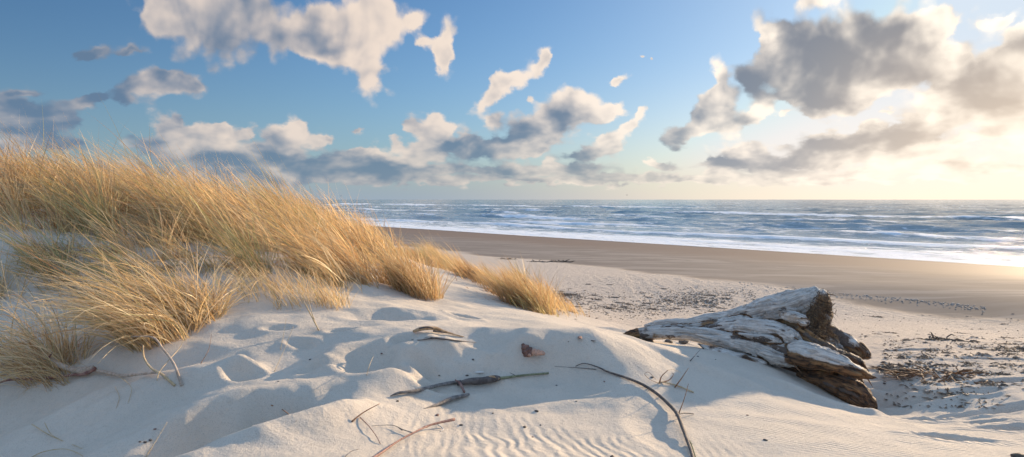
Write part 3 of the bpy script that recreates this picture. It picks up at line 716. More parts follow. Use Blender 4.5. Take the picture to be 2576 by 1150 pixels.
branch('fallen_branch', 'reddish forked twig lying near the bottom edge left of centre', 'branch', [
 ('stem', [(930,1162,.0),(960,1140,.01),(1000,1112,.012),(1040,1090,.014),(1085,1070,.022),(1143,1057,.03)], .009, .006, 'red', [.008,.006,.0045,.004,.005,.008]),
 ('twig', [(1100,1068,.02),(1115,1080,.006),(1108,1086,0)], .003, .002, 'shell'),
 ('twig', [(1040,1090,.012),(1015,1082,.012),(985,1070,.012),(935,1072,.008)], .0025, .001, 'grey'),
 ('twig', [(1012,1083,.01),(1005,1078,.014),(1000,1074,.02)], .003, .001, 'dark')])
branch('fallen_branch', 'short orange-brown split twig on the bright sand left of centre', 'branch', [
 ('stem', [(1040,836,.012),(1065,829,.022),(1095,829,.024),(1120,836,.016),(1165,848,.002)], .012, .003, 'tan', [.009,.013,.012,.007,.002]),
 ('bark', [(1055,828,.034),(1072,824,.042),(1090,827,.036)], .006, .004, 'dark'),
 ('bark', [(1090,834,.014),(1130,839,.01),(1168,848,.0)], .006, .0015, 'dark')])
branch('fallen_branch', 'thin dark crooked twig just below the orange-brown one', 'branch', [
 ('stem', [(1035,855,.0),(1060,856,.006),(1090,852,.010),(1115,854,.008),(1150,858,.004),(1198,862,.0)], .003, .0015, 'dark', [.0015,.003,.006,.005,.004,.001]),
 ('twig', [(1100,852,.008),(1080,848,.014),(1066,851,.004)], .003, .001, 'dark')])
branch('broken_reeds', 'rusty broken reed stems standing in the shaded sand beside the stump', 'reeds', [
 ('lying_stem', [(1655,965,.002),(1665,962,.01),(1700,970,.008),(1745,988,.004)], .003, .005, 'straw'),
 ('upright_stem', [(1659,965,.0),(1664,948,.05),(1680,932,.09)], .005, .002, 'rust'),
 ('upright_stem', [(1663,963,.0),(1683,957,.02),(1694,943,.05),(1690,938,.06)], .004, .001, 'rust'),
 ('upright_stem', [(1698,975,.0),(1715,952,.09),(1732,926,.17)], .0045, .0015, 'rust'),
 ('thin_stem', [(1655,964,.004),(1635,955,.02),(1622,942,.04),(1632,937,.05),(1650,955,.02)], .0015, .001, 'rust'),
 ('thin_stem', [(1680,932,.09),(1695,930,.08),(1712,938,.05)], .0012, .001, 'straw')])
branch('woody_root', 'pale woody root twisting across the sand at the lower left', 'root', [
 ('stem', [(-40,930,.05),(60,905,.10),(120,905,.10),(150,922,.06),(180,932,.05),(205,937,.04),(235,928,.05)], .012, .02, 'pale', [.009,.010,.013,.015,.016,.020,.013]),
 ('stem', [(235,933,.03),(270,940,.02),(310,947,.02),(350,943,.025),(400,938,.03)], .011, .006, 'pale'),
 ('knot', [(195,945,.02),(215,942,.03),(240,930,.045)], .014, .012, 'red'),
 ('red_stem', [(-30,975,.02),(20,958,.03),(80,955,.035),(150,950,.03),(200,942,.03)], .006, .009, 'red'),
 ('twig', [(120,905,.10),(128,893,.14),(132,886,.17)], .006, .003, 'red'),
 ('twig', [(330,848,.16),(385,850,.15),(410,880,.10),(436,915,.05),(450,950,.01),(458,972,.0)], .005, .008, 'pale'),
 ('twig', [(360,870,.12),(362,900,.08),(380,928,.05),(405,942,.02),(440,972,.0)], .004, .007, 'straw'),
 ('twig', [(395,958,.02),(400,938,.04),(420,912,.06),(450,878,.10),(465,850,.14)], .003, .0015, 'straw')])
def stalk(label, pts, r0, r1, mat='straw', group=None):
    return tag(stick('dry_stalk', pts, r0, r1, M[mat], noise=.12, nseg=6), label, 'grass stalk', group)
stalk('short curved orange stalk lying in the blue-shaded hollow at lower left of centre', [(682,1020,.004),(712,1032,.018),(745,1060,.0)], .003, .0022, 'rust')
stalk('curled reddish stalk with frayed foot right of the shaded hollow', [(885,1062,.0),(915,1038,.03),(955,1016,.07)], .0045, .0015, 'rust')
stalk('thin dark stalk bending down below the curled reddish stalk', [(905,1050,.004),(930,1075,.015),(948,1100,.012),(957,1118,.0)], .0022, .0014, 'red')
stalk('thin straw stalk sticking up steeply from the bottom left sand', [(366,1152,.0),(392,1110,.03),(421,1062,.08)], .0022, .001)
stalk('straight straw stalk crossing another at the bottom left corner', [(80,1068,.03),(130,1098,.02),(190,1122,.008),(214,1132,.0)], .0028, .001)
stalk('short straw stalk crossing the straight one at the bottom left corner', [(112,1064,.05),(128,1092,.03),(148,1104,.012)], .0022, .001)
stalk('arched straw stalk along the bottom left edge', [(78,1152,.0),(110,1137,.02),(160,1130,.03),(195,1140,.012),(212,1152,.0)], .0026, .0016)
stalk('long bent straw stalk rising at the far left edge', [(25,868,.02),(34,800,.22),(55,735,.40),(82,700,.50)], .004, .0018)
stalk('thin straw stalk rising at the extreme left edge', [(30,775,.30),(15,720,.42),(2,655,.60)], .0035, .0015)
stalk('pale thick straw stalk leaning on the sand right of the front tufts', [(802,832,.0),(770,770,.14),(735,700,.32),(705,640,.5)], .0045, .0015)
stalk('second pale straw stalk leaning beside the thick one', [(800,830,.0),(782,780,.12),(760,700,.3)], .004, .0012)
stalk('thin straw stalk fallen against the sand below the small front tuft', [(690,935,.0),(715,880,.06),(738,822,.14)], .0018, .001)
stalk('second thin straw stalk parallel to the fallen one below the front tuft', [(705,880,.0),(712,850,.05),(720,800,.12)], .0016, .001)
stalk('short thin stalk standing in the dark dimple at centre left', [(922,945,.0),(930,918,.04),(940,895,.08)], .002, .001)
stalk('dangling thin stalk beneath the right side of the front tuft', [(505,915,.0),(525,880,.06),(532,840,.12)], .0022, .001, 'rust')
stalk('bare stalk bent down in front of the woody root', [(290,975,.02),(300,1000,.01),(292,1028,.0)], .002, .001)
stalk('hanging thin stalk right of the bare bent one', [(300,948,.03),(330,975,.02),(322,1015,.0)], .002, .001)
stalk('short dark splinter stuck in the sand under the stump', [(1736,909,.0),(1750,893,.03),(1763,878,.06)], .003, .001, 'dark')
stalk('thin faint stalk lying at the bottom beside the reddish forked twig', [(860,1160,.0),(880,1138,.01),(903,1130,.012)], .002, .001, 'grey')
# ---------------- brown whelk shell
def lathe(name, prof, mat, nseg=20, twist=0.):
    prof = np.array(prof); n = len(prof); a = np.linspace(0, 2*math.pi, nseg, endpoint=False)
    V = np.stack([prof[:, 0][:, None]+0*a[None], prof[:, 1][:, None]*np.cos(a)[None], prof[:, 1][:, None]*np.sin(a)[None]*1.0], -1)
    return V
sx, sy, sz = hit(1335, 893, GZ)
sh = empty('sea_shell', (sx, sy, sz), 'brown whelk shell lying on the pale sand left of the stump', 'shell'); sh.rotation_euler = (0, 0, R(-8))
k_ = .85*sy/4.3
def shell_part(name, V, mat, closed=True):
    n, m_ = V.shape[:2]; b = (np.arange(n-1)[:, None]*m_+np.arange(m_)[None]); j2 = (np.arange(m_)+1) % m_
    b2 = (np.arange(n-1)[:, None]*m_+j2[None])
    Fq = np.stack([b, b2, b2+m_, b+m_], -1).reshape(-1, 4)
    o = mesh_np(name, V.reshape(-1, 3)*k_, Fq, mat, parent=sh); return o
a = np.linspace(0, 2*math.pi, 28, endpoint=False)
def whorl(pr, spiral=.0):
    pr = np.array(pr); tt = np.interp(np.linspace(0, len(pr)-1, 40), np.arange(len(pr)), np.arange(len(pr)))
    x = np.interp(tt, np.arange(len(pr)), pr[:, 0]); r = np.interp(tt, np.arange(len(pr)), pr[:, 1])
    rr_ = r[:, None]*(1+.10*np.sin(x[:, None]*210+a[None])+.04*np.sin(a[None]*3+x[:, None]*60))
    return np.stack([x[:, None]+0*a[None], rr_*np.cos(a)[None]*.9, rr_*np.sin(a)[None]], -1)
def tilt(V, ang, off):
    c, s_ = math.cos(ang), math.sin(ang)
    return np.stack([V[..., 0]*c+V[..., 2]*s_+off[0], V[..., 1]+off[1], -V[..., 0]*s_+V[..., 2]*c+off[2]], -1)
V = whorl([(-.066,.001),(-.064,.010),(-.054,.014),(-.047,.016),(-.040,.026),(-.028,.033),(-.018,.034),(-.004,.044),(.012,.047),(.028,.040),(.040,.026),(.050,.010)])
shell_part('body_whorl', tilt(V, .95, (-.028, 0, .030)), M['snail'])
V = whorl([(-.030,.010),(-.018,.024),(.0,.026),(.022,.023),(.045,.020),(.066,.017),(.078,.013),(.083,.003)])
shell_part('siphon', tilt(V, .12, (.030, -.012, .026)), M['snail_in'])
V = whorl([(-.014,.003),(-.008,.012),(.004,.013),(.012,.009),(.016,.002)])
shell_part('lip', tilt(V, .5, (-.006, -.036, .006)), M['snail_in'])
# ---------------- stones and pebbles
def rock_mesh(name, mat, seed, sx_=1, sy_=.75, sz_=.5, rough=.35):
    bm = bmesh.new(); bmesh.ops.create_icosphere(bm, subdivisions=3, radius=1)
    c_ = np.array([v.co[:] for v in bm.verts]); d = 1+rough*fbm(c_[:, 0]*1.3+seed, c_[:, 1]*1.3, c_[:, 2]*1.3, oct=3)
    for v, k in zip(bm.verts, d): v.co = Vector((v.co.x*k*sx_, v.co.y*k*sy_, v.co.z*k*sz_))
    me = bpy.data.meshes.new(name); bm.to_mesh(me); bm.free(); me.materials.append(mat)
    me.polygons.foreach_set('use_smooth', np.full(len(me.polygons), True)); return me
def put_mesh(name, me, U, V, size, label, cat, group=None, rz=None, sink=.25, xyz=None, nz=.5):
    o = bpy.data.objects.new(name, me); col.objects.link(o)
    x, y, z = hit(U, V, GZ) if xyz is None else xyz
    o.location = (x, y, z+size*nz*(1-sink)-size*nz*.4); o.scale = (size,)*3; o.rotation_euler = (0, 0, random.uniform(0, 6.28) if rz is None else rz)
    return tag(o, label, cat, group)
put_mesh('stone', rock_mesh('stone', M['stone'], 3), 1720, 862, .055, 'rounded dark stone half buried under the pale trunk, nearer the middle', 'stone')
put_mesh('stone', rock_mesh('stone', M['stone'], 8), 1682, 862, .050, 'dark stone half buried under the pointed left end of the trunk', 'stone')
put_mesh('stone', rock_mesh('stone', M['weed'], 12, 1.8, .8, .4), 1625, 856, .06, 'flat dark lump of bark under the left tip of the trunk', 'bark')
put_mesh('stone', rock_mesh('stone', M['weed'], 22), 2564, 1151, .032, 'dark lump at the bottom right corner of the sand', 'stone')
put_mesh('wood_chip', rock_mesh('wood_chip', M['red'], 31, 1.6, .5, .18), 1459, 850, .028, 'small flat brown wood chip on the shaded crest near the stump', 'wood chip')
put_mesh('wood_chip', rock_mesh('wood_chip', M['dark'], 32, 1.6, .5, .2), 1491, 858, .014, 'tiny dark chip just right of the flat brown chip', 'wood chip')
put_mesh('shell_fragment', rock_mesh('shell_fragment', M['shell'], 40, 1.5, .6, .3, .2), 1205, 938, .02, 'small white shell fragment on the sand left of the whelk shell', 'shell')
pm = [rock_mesh('pebble', M[m_], 50+i, 1.2, .8, .5) for i, m_ in enumerate(['dark', 'stone', 'weed', 'red'])]
dark_spots = [(365,1113),(378,1108),(352,1112),(390,1080),(1175,945),(1360,1070),(1320,1075),(1520,960),(1800,905),(1450,1010),(1540,1150),(1880,1045),(2225,965),(1640,950),(1000,1010),(1100,1045),(1350,1035),(1400,970),(1240,1040),(1340,1100),(1160,1070),(1190,905),(1105,945),(960,890),(780,905),(700,960),(1430,860),(1070,1075),(1925,1108),(1755,897)]
for i, (U, V) in enumerate(dark_spots):
    put_mesh('pebble', pm[i % 4], U, V, .005+.006*random.random(), 'tiny dark pebble scattered on the pale dune sand', 'pebble', 'pebbles scattered on the dune sand')
# pale shell hash along the wet edge of the sand: too many and too small to count
V, Fc, o_ = [], [], 0
ico = rock_mesh('i', M['shell'], 1); bm = bmesh.new(); bmesh.ops.create_icosphere(bm, subdivisions=1, radius=1); iv = np.array([v.co[:] for v in bm.verts]); bm.verts.index_update(); it = np.array([[v.index for v in f.verts] for f in bm.faces]); bm.free()
cands = [(rng.uniform(2010, 2480), None) for _ in range(300)] + [(rng.uniform(1850, 2120), None) for _ in range(90)]
for U, _x in cands:
    Vr = np.interp(U, [1850, 2000, 2120, 2300, 2480], [708, 722, 738, 752, 772])+abs(rng.normal(0, 7))
    x, y, z = hit(U, Vr, GZ, 8); s_ = rng.uniform(.006, .022)
    q_ = iv*np.array([s_*rng.uniform(.8, 1.8), s_, s_*.35]); aa = rng.uniform(0, 6.28); q_ = np.c_[q_[:, 0]*math.cos(aa)-q_[:, 1]*math.sin(aa), q_[:, 0]*math.sin(aa)+q_[:, 1]*math.cos(aa), q_[:, 2]]
    V.append(q_+[x, y, z+.004]); Fc.append(it+o_); o_ += len(iv)
bpy.data.meshes.remove(ico)
tag(mesh_np('shell_hash', np.concatenate(V), np.concatenate(Fc), M['hash'], smooth=False), 'line of pale broken shells along the edge of the wet sand', 'shells', kind='stuff')
# ---------------- seaweed and wrack on the beach
def weed_mesh(name, mat, seed, n=110, sx_=1., sy_=.45, sz_=.16, ribbon=.032):
    r = np.random.default_rng(seed); V, Fc, o_ = [], [], 0
    for k in range(n):
        a = r.uniform(0, 6.28); rad = math.sqrt(r.uniform()); hgt = max(0, (1-rad))*r.uniform(.0, 1)
        p = np.array([math.cos(a)*rad*sx_, math.sin(a)*rad*sy_, hgt*sz_-.02]); d = np.array([math.cos(a), math.sin(a)*.6, 0])+r.normal(0, .7, 3)*[1, 1, .35]
        d /= np.linalg.norm(d); L = r.uniform(.15, .5); pts = [p]
        for s in range(4): d = d+r.normal(0, .3, 3)*[1, 1, .6]+[0, 0, -.12]; d /= np.linalg.norm(d); pts.append(pts[-1]+d*L/4)
        V2, Fq, c0, c1, *_ = sweep_np(pts, np.array([.5, 1, 1, .8, .2])*ribbon*r.uniform(.4, 1.2), 5, 1); V2 = V2[:-2]
        V2[:, 2] = np.maximum(V2[:, 2], -.03); V.append(V2); Fc.append(Fq+o_); o_ += len(V2)
    bm_ = np.concatenate(V); ff = np.concatenate(Fc)
    me = bpy.data.meshes.new(name); me.from_pydata(bm_.tolist(), [], ff.tolist()); me.materials.append(mat)
    return me
wm = [weed_mesh('seaweed_clump', M['weed'], s) for s in range(5)] + [weed_mesh('seaweed_clump', M['weedo'], 9, 130, 1, .4, .2, .024)]
def weed(U, V, size, label, group=None, k=None, rz=None):
    o = bpy.data.objects.new('seaweed_clump', wm[random.randrange(5) if k is None else k]); col.objects.link(o)
    x, y, z = hit(U, V, GZ); o.location = (x, y, z); o.scale = (size, size, size*random.uniform(.7, 1.1)); o.rotation_euler = (0, 0, random.uniform(-.5, .3) if rz is None else rz)
    return tag(o, label, 'seaweed', group)
weed(2390, 948, .42, 'rusty heap of roots and seaweed on the beach right of the stump', k=5, rz=-.15)
weed(2290, 928, .30, 'long dark seaweed heap touching the left of the rusty root heap', k=1, rz=-.1)
weed(2375, 858, .30, 'widest dark seaweed heap on the beach beyond the rusty root heap', k=2, rz=-.1)
weed(2545, 882, .26, 'dark seaweed heap at the right edge of the frame', k=3)
weed(2400, 742-0, .01, 'speck of weed on the wet sand edge beyond the seaweed', k=0)
weed(2202, 797, .17, 'dark seaweed clump on the beach just right of the root ball', k=0)
weed(1415, 741, .26, 'dark seaweed clump just right of the last grass tuft', k=4)
weed(1350, 659, .35, 'small dark weed clump on the damp sand beyond the grass', k=2)
weed(1405, 659, .45, 'larger dark weed clump on the damp sand beyond the grass', k=1)
weed(1268, 652, .35, 'dark weed clump at the grass edge on the damp sand', k=3)
r2 = random.Random(4)
n_w = 0
while n_w < 100:
    if n_w < 60: U = r2.uniform(1390, 1830); V = r2.gauss(758, 22) + (U-1400)*.02; grp = 'l'
    else:
        U = r2.uniform(2150, 2576); V = r2.choice([r2.gauss(880, 30), r2.uniform(780, 1010), r2.gauss(925, 25)]); grp = 'r'
    if V < 700 or V > 1040 or (V > 790 and U < 2050) or (U < 2230 and V > 860): continue
    d = hit(U, V, GZ)[1]
    s_ = r2.uniform(.04, .11) if grp == 'r' else r2.uniform(.05, .13)
    weed(U, V, s_*(1.6 if r2.random() < .1 else 1), 'bit of dark dried seaweed on the beach between grass and stump' if grp == 'l' else 'bit of dark dried seaweed on the beach right of the stump', 'seaweed scattered between grass and stump' if grp == 'l' else 'seaweed scattered right of the stump')
    n_w += 1
# crumbs of dry wrack: far too many to count
V, Fc, o_, C_ = [], [], 0, []
for k in range(7000):
    if k < 5200: U = rng.uniform(1385, 1900); Vr = 757+rng.normal(0, 15)+10*math.sin(U*.013)+(U-1400)*.012
    else: U = rng.uniform(2120, 2600); Vr = rng.choice([rng.normal(875, 14), rng.normal(925, 20), rng.uniform(790, 1030)])
    if Vr < 690 or Vr > 1045 or (U < 2220 and Vr > 855) : continue
    C_.append((U, Vr))
C_ = np.array(C_); tl = np.linspace(3.5, 22, 1400)
for c0_ in range(0, len(C_), 500):
    cc_ = C_[c0_:c0_+500]; xs = (cc_[:, :1]-CU)/F*tl[None]; zs = CAMZ-(cc_[:, 1:]-HV)/F*tl[None]; d_ = zs-_sample(GZ, xs, tl[None]+0*xs)
    k_i = np.argmax(d_ <= 0, axis=1)
    for j_, ki in enumerate(k_i):
        if ki == 0: continue
        Y = tl[ki]; x = xs[j_, ki]
        if fbm(np.array([x*.9]), np.array([Y*.9]), oct=3)[0] < rng.uniform(-.35, .25): continue
        L = rng.uniform(.008, .035); w_ = L*rng.uniform(.15, .6); a_ = rng.uniform(0, 6.28); h_ = rng.uniform(.003, .012)
        e1 = np.array([math.cos(a_), math.sin(a_), rng.uniform(-.1, .3)])*L; e2 = np.array([-math.sin(a_), math.cos(a_), rng.uniform(-.1, .5)])*w_
        p = np.array([x, Y, float(ground(x, Y))+h_*.5])
        V.append([p-e1, p-e2*.8, p+e1, p+e2, p+[0, 0, h_]]); Fc.append(np.array([[0,1,4],[1,2,4],[2,3,4],[3,0,4]])+o_); o_ += 5
tag(mesh_np('dry_wrack', np.concatenate(V), np.concatenate(Fc), M['wrack'], smooth=False), 'crumbs of dry brown seaweed strewn in bands over the beach', 'seaweed', kind='stuff')
# ---------------- gulls far out over the sea
bm = bmesh.new()
gv_ = [(-.55,0,.10),(-.28,.05,.16),(0,.08,.04),(.28,.05,.16),(.55,0,.10),(.28,-.07,.14),(0,-.09,.02),(-.28,-.07,.14)]
vv = [bm.verts.new(v) for v in gv_]
bm.faces.new([vv[0], vv[1], vv[7]]); bm.faces.new([vv[1], vv[2], vv[6], vv[7]]); bm.faces.new([vv[2], vv[3], vv[5], vv[6]]); bm.faces.new([vv[3], vv[4], vv[5]])
r_ = bmesh.ops.create_icosphere(bm, subdivisions=2, radius=.09)['verts']
for v in r_: v.co.y = v.co.y*3.0; 
gme = bpy.data.meshes.new('gull'); bm.to_mesh(gme); bm.free(); gme.materials.append(M['stone'])
sol = None
for U, V, Y, lab in [(1577, 491, 260, 'tiny dark gull low over the sea right of centre'), (858, 493, 240, 'tiny dark gull above the sea just past the grass')]:
    o = bpy.data.objects.new('gull', gme); col.objects.link(o); o.location = ((U-CU)/F*Y, Y, CAMZ-(V-HV)/F*Y); o.rotation_euler = (.1, .15, .8)
    md = o.modifiers.new('s', 'SOLIDIFY'); md.thickness = .02
    tag(o, lab, 'bird')
# ------------------------------------------------------------------ sky and clouds (world, by direction only)
world = bpy.data.worlds.new('World'); scene.world = world; world.use_nodes = True
wt = world.node_tree; wt.nodes.clear(); g = NT(wt)
dirv = g.n('ShaderNodeTexCoord').outputs['Generated']
sky = g.n('ShaderNodeTexSky', sky_type='NISHITA', sun_disc=False, sun_elevation=SUN_EL, sun_rotation=SUN_AZ, altitude=0, air_density=1.0, dust_density=.6, ozone_density=3.0)
sep = g.n('ShaderNodeSeparateXYZ', ins={0: dirv})
az = g.m('ARCTAN2', sep.outputs[0], sep.outputs[1])
el = g.m('ARCSINE', sep.outputs[2])
elc = g.m('MAXIMUM', el, 0.0)
P0 = g.n('ShaderNodeCombineXYZ', ins={0: az, 1: el, 2: 1.0}).outputs[0]
# perspective-like coordinates: clouds flatten toward the horizon
st = g.m('DIVIDE', 1.0, g.m('ADD', elc, .35))
Pn = g.n('ShaderNodeCombineXYZ', ins={0: g.m('MULTIPLY', az, 1.0), 1: g.m('MULTIPLY', el, g.m('MULTIPLY', st, .85)), 2: 0.0}).outputs[0]
wn = g.n('ShaderNodeTexNoise', ins={'Vector': Pn, 'Scale': 17.0, 'Detail': 6, 'Roughness': .6})
warp = g.vm('MULTIPLY', g.vm('SUBTRACT', wn.outputs['Color'], (.5, .5, .5)), (.062, .046, 0))
PW = g.vm('ADD', P0, warp)
blobs = [ # column, row, half width, half height, turn, tone
 (470,40,110,90,0,.50),(545,95,95,60,-10,.22),(590,30,110,60,0,.62),(690,90,90,50,0,.45),(400,30,60,50,0,.55),(640,10,90,40,0,.5),
 (900,60,120,85,0,.97),(965,40,80,60,0,1.0),(860,130,85,55,-10,.72),(930,185,58,55,-35,.92),(1045,65,45,28,30,1.0),(1115,105,30,55,-20,.98),(1105,150,18,35,10,.95),(800,60,70,60,0,.62),(780,110,70,35,0,.35),
 (240,128,55,16,22,.18),(215,145,22,16,0,.2),
 (330,222,95,32,10,.16),(405,205,85,36,0,.62),(425,180,50,20,-10,.22),(225,250,60,16,22,.12),(300,255,60,18,0,.12),
 (40,280,110,50,0,.28),(5,320,45,28,0,.5),(90,325,85,40,0,.2),(140,365,100,22,0,.22),(175,350,45,16,0,.45),(40,375,90,25,0,.2),
 (375,365,70,26,-15,.14),(420,320,45,40,0,.70),(445,290,22,26,0,.45),(470,345,70,45,0,.55),(480,340,45,35,0,.8),(555,345,75,42,0,.86),(560,325,30,25,0,.97),(620,335,30,22,0,.8),(520,395,140,30,0,.24),
 (730,345,80,40,0,.78),(742,312,32,26,0,.98),(800,350,30,22,0,.9),(700,340,50,30,0,.6),(690,405,180,30,0,.25),(860,400,220,26,0,.22),(900,325,25,10,0,.55),
 (935,385,34,24,0,.92),(900,380,25,14,0,.8),(830,345,18,8,0,.7),(995,365,30,22,0,.75),(1085,345,62,52,10,.90),(1060,380,60,32,0,.72),(1100,300,32,18,20,.80),(1130,322,34,20,20,1.0),(1150,365,50,26,0,.15),(1030,315,40,20,0,.7),(1110,372,36,15,0,.1),
 (1240,303,38,18,0,.70),(1235,250,58,26,42,.90),(1250,195,26,26,0,.95),(1300,200,70,26,30,.97),(1365,170,36,20,45,.98),(1385,155,22,12,60,.95),
 (1395,290,90,42,18,.62),(1440,245,62,30,-5,.93),(1420,300,110,32,15,.45),(1330,330,105,34,10,.20),(1540,265,58,22,0,.95),(1500,280,50,24,0,.85),(1385,345,45,30,20,.92),(1330,250,20,16,0,.8),(1235,350,70,22,10,.3),
 (1230,385,95,28,5,.22),(1305,383,65,24,0,.72),(1355,375,30,14,0,.9),(1620,280,34,20,40,.96),(1575,312,45,18,25,.92),
 (1470,385,75,24,8,.28),(1545,368,46,32,0,.80),(1520,345,45,18,10,.9),(1440,425,90,22,0,.35),(1380,415,26,20,0,.9),(1470,420,50,16,0,.75),(1250,430,260,20,0,.35),(1010,430,200,22,0,.28),
 (1555,205,32,8,18,.85),(1604,142,9,6,0,.8),(1633,146,6,4,0,.7),(700,440,300,30,0,.30),
 (1668,420,58,13,3,.45),(1640,412,30,8,0,.95),(1560,450,240,15,0,.62),
 (1700,345,70,22,20,.25),(1770,300,80,36,25,.42),(1800,270,70,34,20,.55),(1850,310,80,28,20,.94),(1780,325,60,20,15,.85),(1812,205,30,55,-10,.90),(1790,240,50,26,20,.3),(1905,290,60,20,15,.95),
 (1965,110,60,80,20,.34),(1920,100,22,45,15,.95),(1905,200,65,60,0,.10),(2000,150,90,85,0,.20),(2080,190,150,70,5,.16),(2130,100,120,70,10,.24),(2150,245,110,42,0,.30),(2240,90,110,55,20,.28),(2240,170,140,60,20,.36),
 (2185,245,55,38,20,.98),(2130,285,60,16,0,.95),(1970,250,70,22,0,.2),(2050,250,90,40,0,.18),
 (2060,5,80,30,0,1.0),(2330,90,85,60,10,.62),(2340,40,90,30,0,1.0),(2390,70,40,40,0,.9),(2330,110,45,20,0,.3),(2330,180,140,50,20,.55),(2410,215,120,45,20,.62),
 (2420,150,26,14,0,1.0),(2395,125,20,12,0,1.0),(2470,180,110,36,22,.38),(2555,140,90,50,22,.34),(2545,90,55,22,0,1.0),(2500,230,130,50,5,.55),(2560,200,90,50,0,.45),
 (1855,395,85,28,10,.24),(1870,370,62,18,8,.80),(1905,385,50,18,0,.9),(1800,400,40,16,0,.3),(1790,430,42,18,0,.72),
 (2040,385,95,28,8,.22),(2100,355,90,26,8,.28),(2075,338,45,10,5,1.0),(2180,350,110,28,12,.22),(2195,322,45,12,10,1.0),(2270,325,110,30,18,.25),(2330,290,60,12,12,.98),(2370,300,110,34,15,.32),(2470,270,130,50,8,.42),(2560,270,120,60,0,.66),(2250,360,160,24,8,.5),
 (1930,415,150,20,3,.28),(2060,405,150,20,0,.5),(2180,400,160,16,0,.72),(2300,390,150,20,0,.8),(1980,440,260,14,0,.66),(2380,420,260,18,0,.84),(2200,455,400,10,0,.8),
 (2270,225,26,14,0,.98),(2350,235,40,12,10,.98),(1965,292,26,10,10,.95),(2035,290,40,16,-10,.97),(2365,205,26,12,20,1.0),(2240,282,18,7,10,.97),
 (300,430,200,22,0,.3),(480,445,160,16,0,.45),(620,455,200,16,0,.4),(850,440,160,14,0,.5),(1080,455,200,12,0,.5),(1330,455,180,12,0,.6),(980,400,60,16,0,.45),(650,375,60,20,0,.35),(1180,350,40,26,0,.4),(1700,455,200,10,0,.7),(1260,215,40,22,40,.8),(1118,125,34,46,-10,.9),(1070,110,30,20,20,.85),
 (60,230,80,14,10,.25),(70,300,120,50,0,.22),(180,300,50,30,0,.2),(330,120,60,10,15,.2),(480,215,40,22,0,.3),(2480,330,120,16,6,1.0),(2400,355,120,14,6,.95),(2520,370,90,20,0,.85),(2450,425,160,16,0,.8),(2150,435,120,10,0,.75),(2500,60,50,20,10,.9),(2440,245,70,22,10,.5),(2540,320,70,24,0,.55),(2370,250,60,16,10,.55),(1750,455,160,9,0,.6),(1450,458,140,8,0,.6),
 # beyond the frame, so that the sky stays cloudy off to the sides and overhead
 (2800,120,200,90,20,.5),(2750,300,200,60,10,.7),(-200,200,180,70,0,.3),(-160,380,180,40,0,.3),(700,-150,300,90,0,.5),(1500,-260,240,80,10,.8),(2350,-160,300,90,10,.5)]

vo = g.n('ShaderNodeTexVoronoi', voronoi_dimensions='2D', feature='SMOOTH_F1', normalize=False, ins={'Vector': g.vm('ADD', Pn, g.vm('MULTIPLY', warp, (.35, .45, 0))), 'Scale': 24.0, 'Detail': 1.6, 'Roughness': .5, 'Smoothness': .25})
puff = g.m('SUBTRACT', .42, vo.outputs['Distance'])
n1 = g.noise(Pn, 15.0, 10, .60)
sdx, sdy = .012*math.sin(.9), .012
n2 = g.noise(g.vm('ADD', Pn, (.010, .009, 0)), 15.0, 6, .56)
big = g.noise(Pn, 6.0, 4, .5)
r1 = g.noise(Pn, 13.0, 3, .5, .3)
r2_ = g.noise(g.vm('ADD', Pn, (.016, .014, 0)), 13.0, 3, .5, .3)
# nearness to the sun
cs = g.vm('DOT_PRODUCT', dirv, tuple(SUNV))
ang = g.m('ARCCOSINE', cs)
near1 = g.ss(ang, 1.05, .12)
near2 = g.ss(ang, .42, .05)
lowe = g.ss(el, .16, .0)
lowsun = g.m('MULTIPLY', g.ss(az, .30, .75), g.ss(el, .22, .03))
# clear sky: Nishita, a touch deeper, with the pale veil of the lowest air and of the sun's side
skyc = g.vm('MULTIPLY', sky.outputs[0], (.072, .092, .109))
skyc = g.vm('MULTIPLY', skyc, g.n('ShaderNodeCombineXYZ', ins={0: g.ss(az, -.95, -.1, .72, 1.0), 1: g.ss(az, -.95, -.1, .80, 1.0), 2: g.ss(az, -.95, -.1, .84, 1.0)}).outputs[0])
skyc = g.vm('MINIMUM', skyc, (.62, .70, .80))
veil = g.mix(near1, c4(.29, .36, .44), c4(1.12, .88, .64))
vf = g.m('MULTIPLY', g.m('POWER', 2.718, g.m('MULTIPLY', elc, -13.0)), .93)
skyc = g.mix(vf, skyc, veil)
glow = g.m('MULTIPLY', g.m('POWER', near1, 2.0), .55)
skyc = g.mix(glow, skyc, g.mix(g.ss(el, .22, .04), c4(.56, .66, .76), c4(1.05, .90, .72)))
relief = g.m('ADD', g.m('MULTIPLY', g.m('SUBTRACT', r1, r2_), 2.3), g.m('ADD', g.m('MULTIPLY', g.m('SUBTRACT', n1, n2), .5), g.m('MULTIPLY', puff, .45)))
dark = g.mix(near1, c4(.11, .175, .27), c4(.20, .215, .25))
lowsun = g.m('MULTIPLY', g.ss(az, .28, .72), g.ss(el, .30, .04))
dark = g.mix(g.m('MULTIPLY', lowsun, .9), dark, c4(.54, .42, .32))
lite = g.mix(near1, c4(.74, .62, .53), c4(1.15, 1.02, .86))
edges_u = [-9e9, 420, 820, 1220, 1640, 2010, 9e9]
def az_of(U): return math.atan((U-CU)/F)
e_az = [-9.9]+[az_of(u_) for u_ in edges_u[1:-1]]+[9.9]
